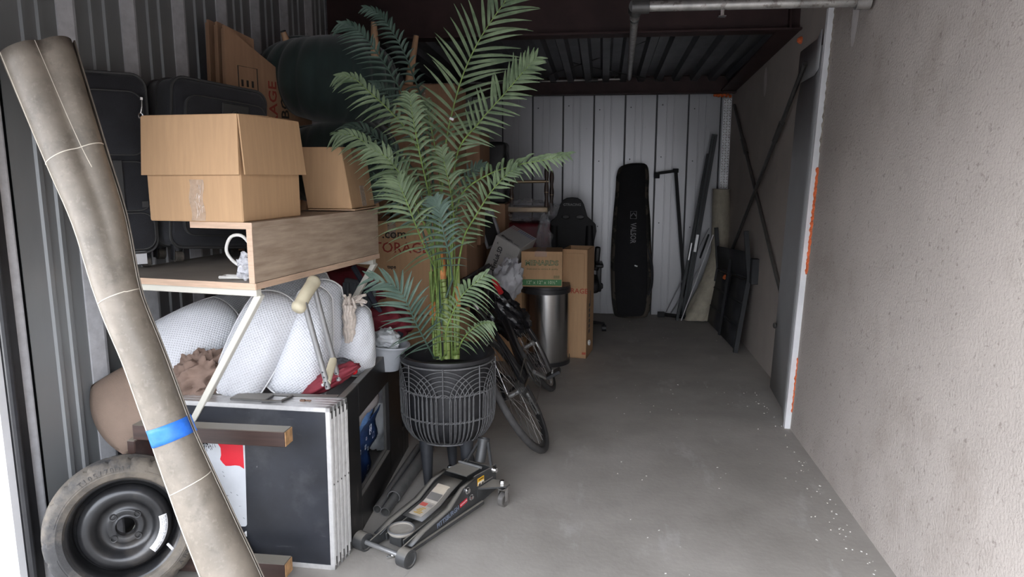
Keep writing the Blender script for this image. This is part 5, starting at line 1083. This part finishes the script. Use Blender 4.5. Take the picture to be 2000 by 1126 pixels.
mb=MB(); q=hp(-.04,1.1); mb.box(q+V((.03,-.02,.02)),(.06,.08,.20),.004); obj('bracket',mb,m_hb,hf)
mb=MB(); mb.sphere(at(1418,541,6.6),(.03,.03,.025),10,8,lambda d:1+.4*noise.noise(d*3)); o=obj('orange_foam_lump',mb,m_foam); tag(o,'small orange foam lump behind the black headboard','foam')
# ================================================================ cartons behind the plant
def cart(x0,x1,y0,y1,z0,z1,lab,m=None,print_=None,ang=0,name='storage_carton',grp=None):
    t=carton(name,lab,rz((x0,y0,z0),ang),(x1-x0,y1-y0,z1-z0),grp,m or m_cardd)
    if print_:
        for s_,sz,x,z,mm in print_: text(s_,sz,mm,t,Matrix.Translation((x,-.0012,z))@Matrix.Rotation(PI/2,4,'X'),bold=.0008)
    return t
pb=mat('print_black',(.03,.025,.02),.8); pr=mat('print_red_dark',(.30,.045,.03),.8)
a=aY(690,690,3.98); 
sc_=cart(-1.50,-.83,3.98,4.42,0,.62,'large brown carton standing on the floor behind the basin and palm trunks',m_card,[('THIS SIDE UP',.05,.4,.3,pr)])
sc2=cart(-1.48,-.93,4.0,4.42,.63,1.17,'brown storage carton with red lettering, seen just right of the desk riser',m_card,[('.com',.075,.29,.47,pb),('STORAGE',.085,.31,.39,pr),('tape',.03,.27,.28,pb)],-2)
mb=MB(); mb.add([(.03,-.003,.28),(.2,-.05,.24),(.24,-.045,.05),(.05,-.02,.02)],[(0,1,2,3)]); obj('torn_flap',mb,m_cardl,sc2,thick=.004)
mb=MB()
for i in range(9): mb.box((.535,-.0012,.10+.021*i),(.012,.0008,.012 if i%3 else .018))
obj('edge_print',mb,pb,sc2)
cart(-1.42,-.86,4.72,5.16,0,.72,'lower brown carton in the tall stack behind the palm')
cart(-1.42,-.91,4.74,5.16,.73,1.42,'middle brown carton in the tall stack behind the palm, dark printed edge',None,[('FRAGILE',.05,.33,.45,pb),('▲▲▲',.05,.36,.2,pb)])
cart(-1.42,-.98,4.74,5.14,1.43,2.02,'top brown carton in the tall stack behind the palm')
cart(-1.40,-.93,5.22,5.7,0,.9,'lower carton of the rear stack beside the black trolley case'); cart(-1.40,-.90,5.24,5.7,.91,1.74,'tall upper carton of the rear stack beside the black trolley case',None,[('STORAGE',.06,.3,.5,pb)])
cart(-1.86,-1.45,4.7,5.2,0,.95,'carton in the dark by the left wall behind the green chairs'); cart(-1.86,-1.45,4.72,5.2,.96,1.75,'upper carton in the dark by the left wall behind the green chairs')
# black trolley case
tcse=thing('black_trolley_case','black hard trolley case standing high at the right edge of the carton stack','suitcase',rz((-1.02,5.76,1.20),0)); q0=at(950,262,5.8)
mb=MB(); mb.box((.10,.14,.24),(.28,.24,.50),.035); obj('shell',mb,m_black,tcse,smooth=50); mb=MB(); mb.tube([(.235,.05,.42),(.255,.05,.36),(.255,.05,.16),(.235,.05,.1)],.008,6); obj('handle',mb,m_black,tcse)
cart(-1.34,-.78,5.74,6.2,0,1.19,'carton supporting the black trolley case',None)
# cardboard sheets leaning on the left wall
for i,(pa,pb_,Y0) in enumerate((((405,38),(432,260),3.30),((418,42),(442,260),3.25),((440,48),(462,260),3.20))):
    pass
fs=['flat cardboard sheet leaning by the wall, leftmost and nearest the wall','flat cardboard sheet leaning by the wall, second of the three','large flat printed cardboard sheet leaning by the wall, frontmost']
for i,(px0,py0,Y0,L_) in enumerate(((405,38,3.22,.20),(422,42,3.18,.24),(436,49,3.14,.62))):
    a=aY(px0,py0,Y0); zb_=1.20; d=V((.22,.97,0)).normalized()
    t=thing('cardboard_sheet',fs[i],'cardboard',Matrix(((d.x,-d.y,0,a.x),(d.y,d.x,0,a.y),(0,0,1,zb_),(0,0,0,1)))@Matrix.Rotation(R(0),4,'X'),'flattened cartons by the left wall')
    hh=a.z-zb_
    mb=MB(); vs=[]
    dr=.20 if i==2 else .08
    for y in (-.006,.006): vs+=[(-.035,y,0),(L_,y,0),(L_,y,hh-dr*L_/.62*1.25),(0,y,hh)]
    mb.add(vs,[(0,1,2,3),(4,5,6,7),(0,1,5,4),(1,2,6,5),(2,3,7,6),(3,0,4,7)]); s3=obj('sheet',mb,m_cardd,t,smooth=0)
    mb=MB(); vs=[]
    for y in (.008,.018): vs+=[(-.032,y,0),(L_*.96,y,0),(L_*.96,y,hh-dr*1.25*L_/.62-.02),(0.004,y,hh-.012)]
    mb.add(vs,[(0,1,2,3),(4,5,6,7),(0,1,5,4),(1,2,6,5),(2,3,7,6),(3,0,4,7)]); obj('folded_layer',mb,m_cardd,t,smooth=0)
    if i==2:
        RM=lambda x,z: Matrix.Translation((x,-.0068,z))@Matrix.Rotation(PI/2,4,'X')@Matrix.Rotation(PI/2,4,'Z')
        text('WARDROBE BOX',.085,pb,s3,RM(.40,.36),bold=.001); text('ST SELF STORAGE',.085,pr,s3,RM(.31,.36),bold=.001)
        mb=MB(); mb.tube([(.07,-.0068,.36),(.20,-.0068,.36),(.20,-.0068,.74),(.07,-.0068,.74)],.003,4,closed=True)
        for c in range(3):
            for r_ in range(6): mb.box((.095+.035*c,-.0068,.44+.045*r_),(.014,.001,.03))
        obj('form_print',mb,pb,s3)
# low support behind the desk for the sheets and chairs
cart(-1.88,-1.52,3.48,3.94,0,.60,'brown carton on the floor by the left wall beside the red duffel bag'); cart(-1.88,-1.52,3.46,3.94,.61,1.19,'carton carrying the flat cardboard sheets behind the suitcases')
# ================================================================ green tub chairs stacked upside down
m_gv=mat('dark_green_velvet',(.012,.028,.025),.8,0,var=.2,scale=6,sheen=.4); m_lw=mat('beech_leg',(.42,.25,.14),.5,0,var=.12,scale=10,stretch=(3,3,.5))
def tub(lab,c,R_,Hh_,tilt,legs):
    t=thing('green_tub_chair',lab,'armchair',Matrix.Translation(c)@Matrix.Rotation(R(tilt),4,'Y'),'dark green velvet tub chairs')
    mb=MB()
    def f(u,v):
        a=2*PI*u; b_=PI*v; k_=1+.055*abs(math.sin(a*11))**.5*math.sin(b_); r_=R_*k_*(math.sin(b_)**.55 if 0<b_<PI else 0)
        return V((r_*math.cos(a),r_*math.sin(a)*.85,Hh_/2*math.cos(b_)*(1+.12*math.cos(a))))
    mb.grid(f,132,24,True); sh=obj('shell',mb,m_gv,t,smooth=80)
    mb=MB(); mb.tube([(R_*.62*math.cos(a*PI/24),R_*.52*math.sin(a*PI/24),Hh_*.43) for a in range(48)],.010,6,closed=True); obj('seat_rim',mb,m_gv,t)
    for p,q_ in legs: mb=MB(); mb.tube([p,q_],[.024,.014],12); lg=obj('leg',mb,m_lw,t); mb=MB(); mb.tube([V(q_),V(q_)+(V(q_)-V(p)).normalized()*.004],.015,12); obj('foot_glide',mb,m_black,lg)
    return t
c1=at(640,160,3.75); cI=lambda px,py,Y: Matrix.Rotation(R(-6),4,'Y')@(aY(px,py,Y)-c1)
tub('dark green channelled velvet tub chair turned upside down on top, pale legs up',c1,.36,.44,6,[(cI(570,110,3.6),cI(553,62,3.55)),(cI(733,110,3.62),cI(730,42,3.58)),(cI(798,165,3.9),cI(813,70,3.92)),(cI(640,110,4.0),cI(632,86,4.02))])
c2=at(652,268,3.76); tub('dark green velvet tub chair underneath the upturned one',V((c2.x,c2.y,1.50)),.345,.44,-4,[(( .15,-.12,-.18),(.17,-.15,-.29)),((-.15,-.12,-.18),(-.17,-.15,-.29)),((.15,.12,-.18),(.17,.15,-.29)),((-.15,.12,-.18),(-.17,.15,-.29))])

mb=MB(); mb.box(IP@aY(882,232,3.05),(.018,.002,.010),M=Matrix.Rotation(.4,4,'Y')); obj('paper_tag',mb,m_white,pm)
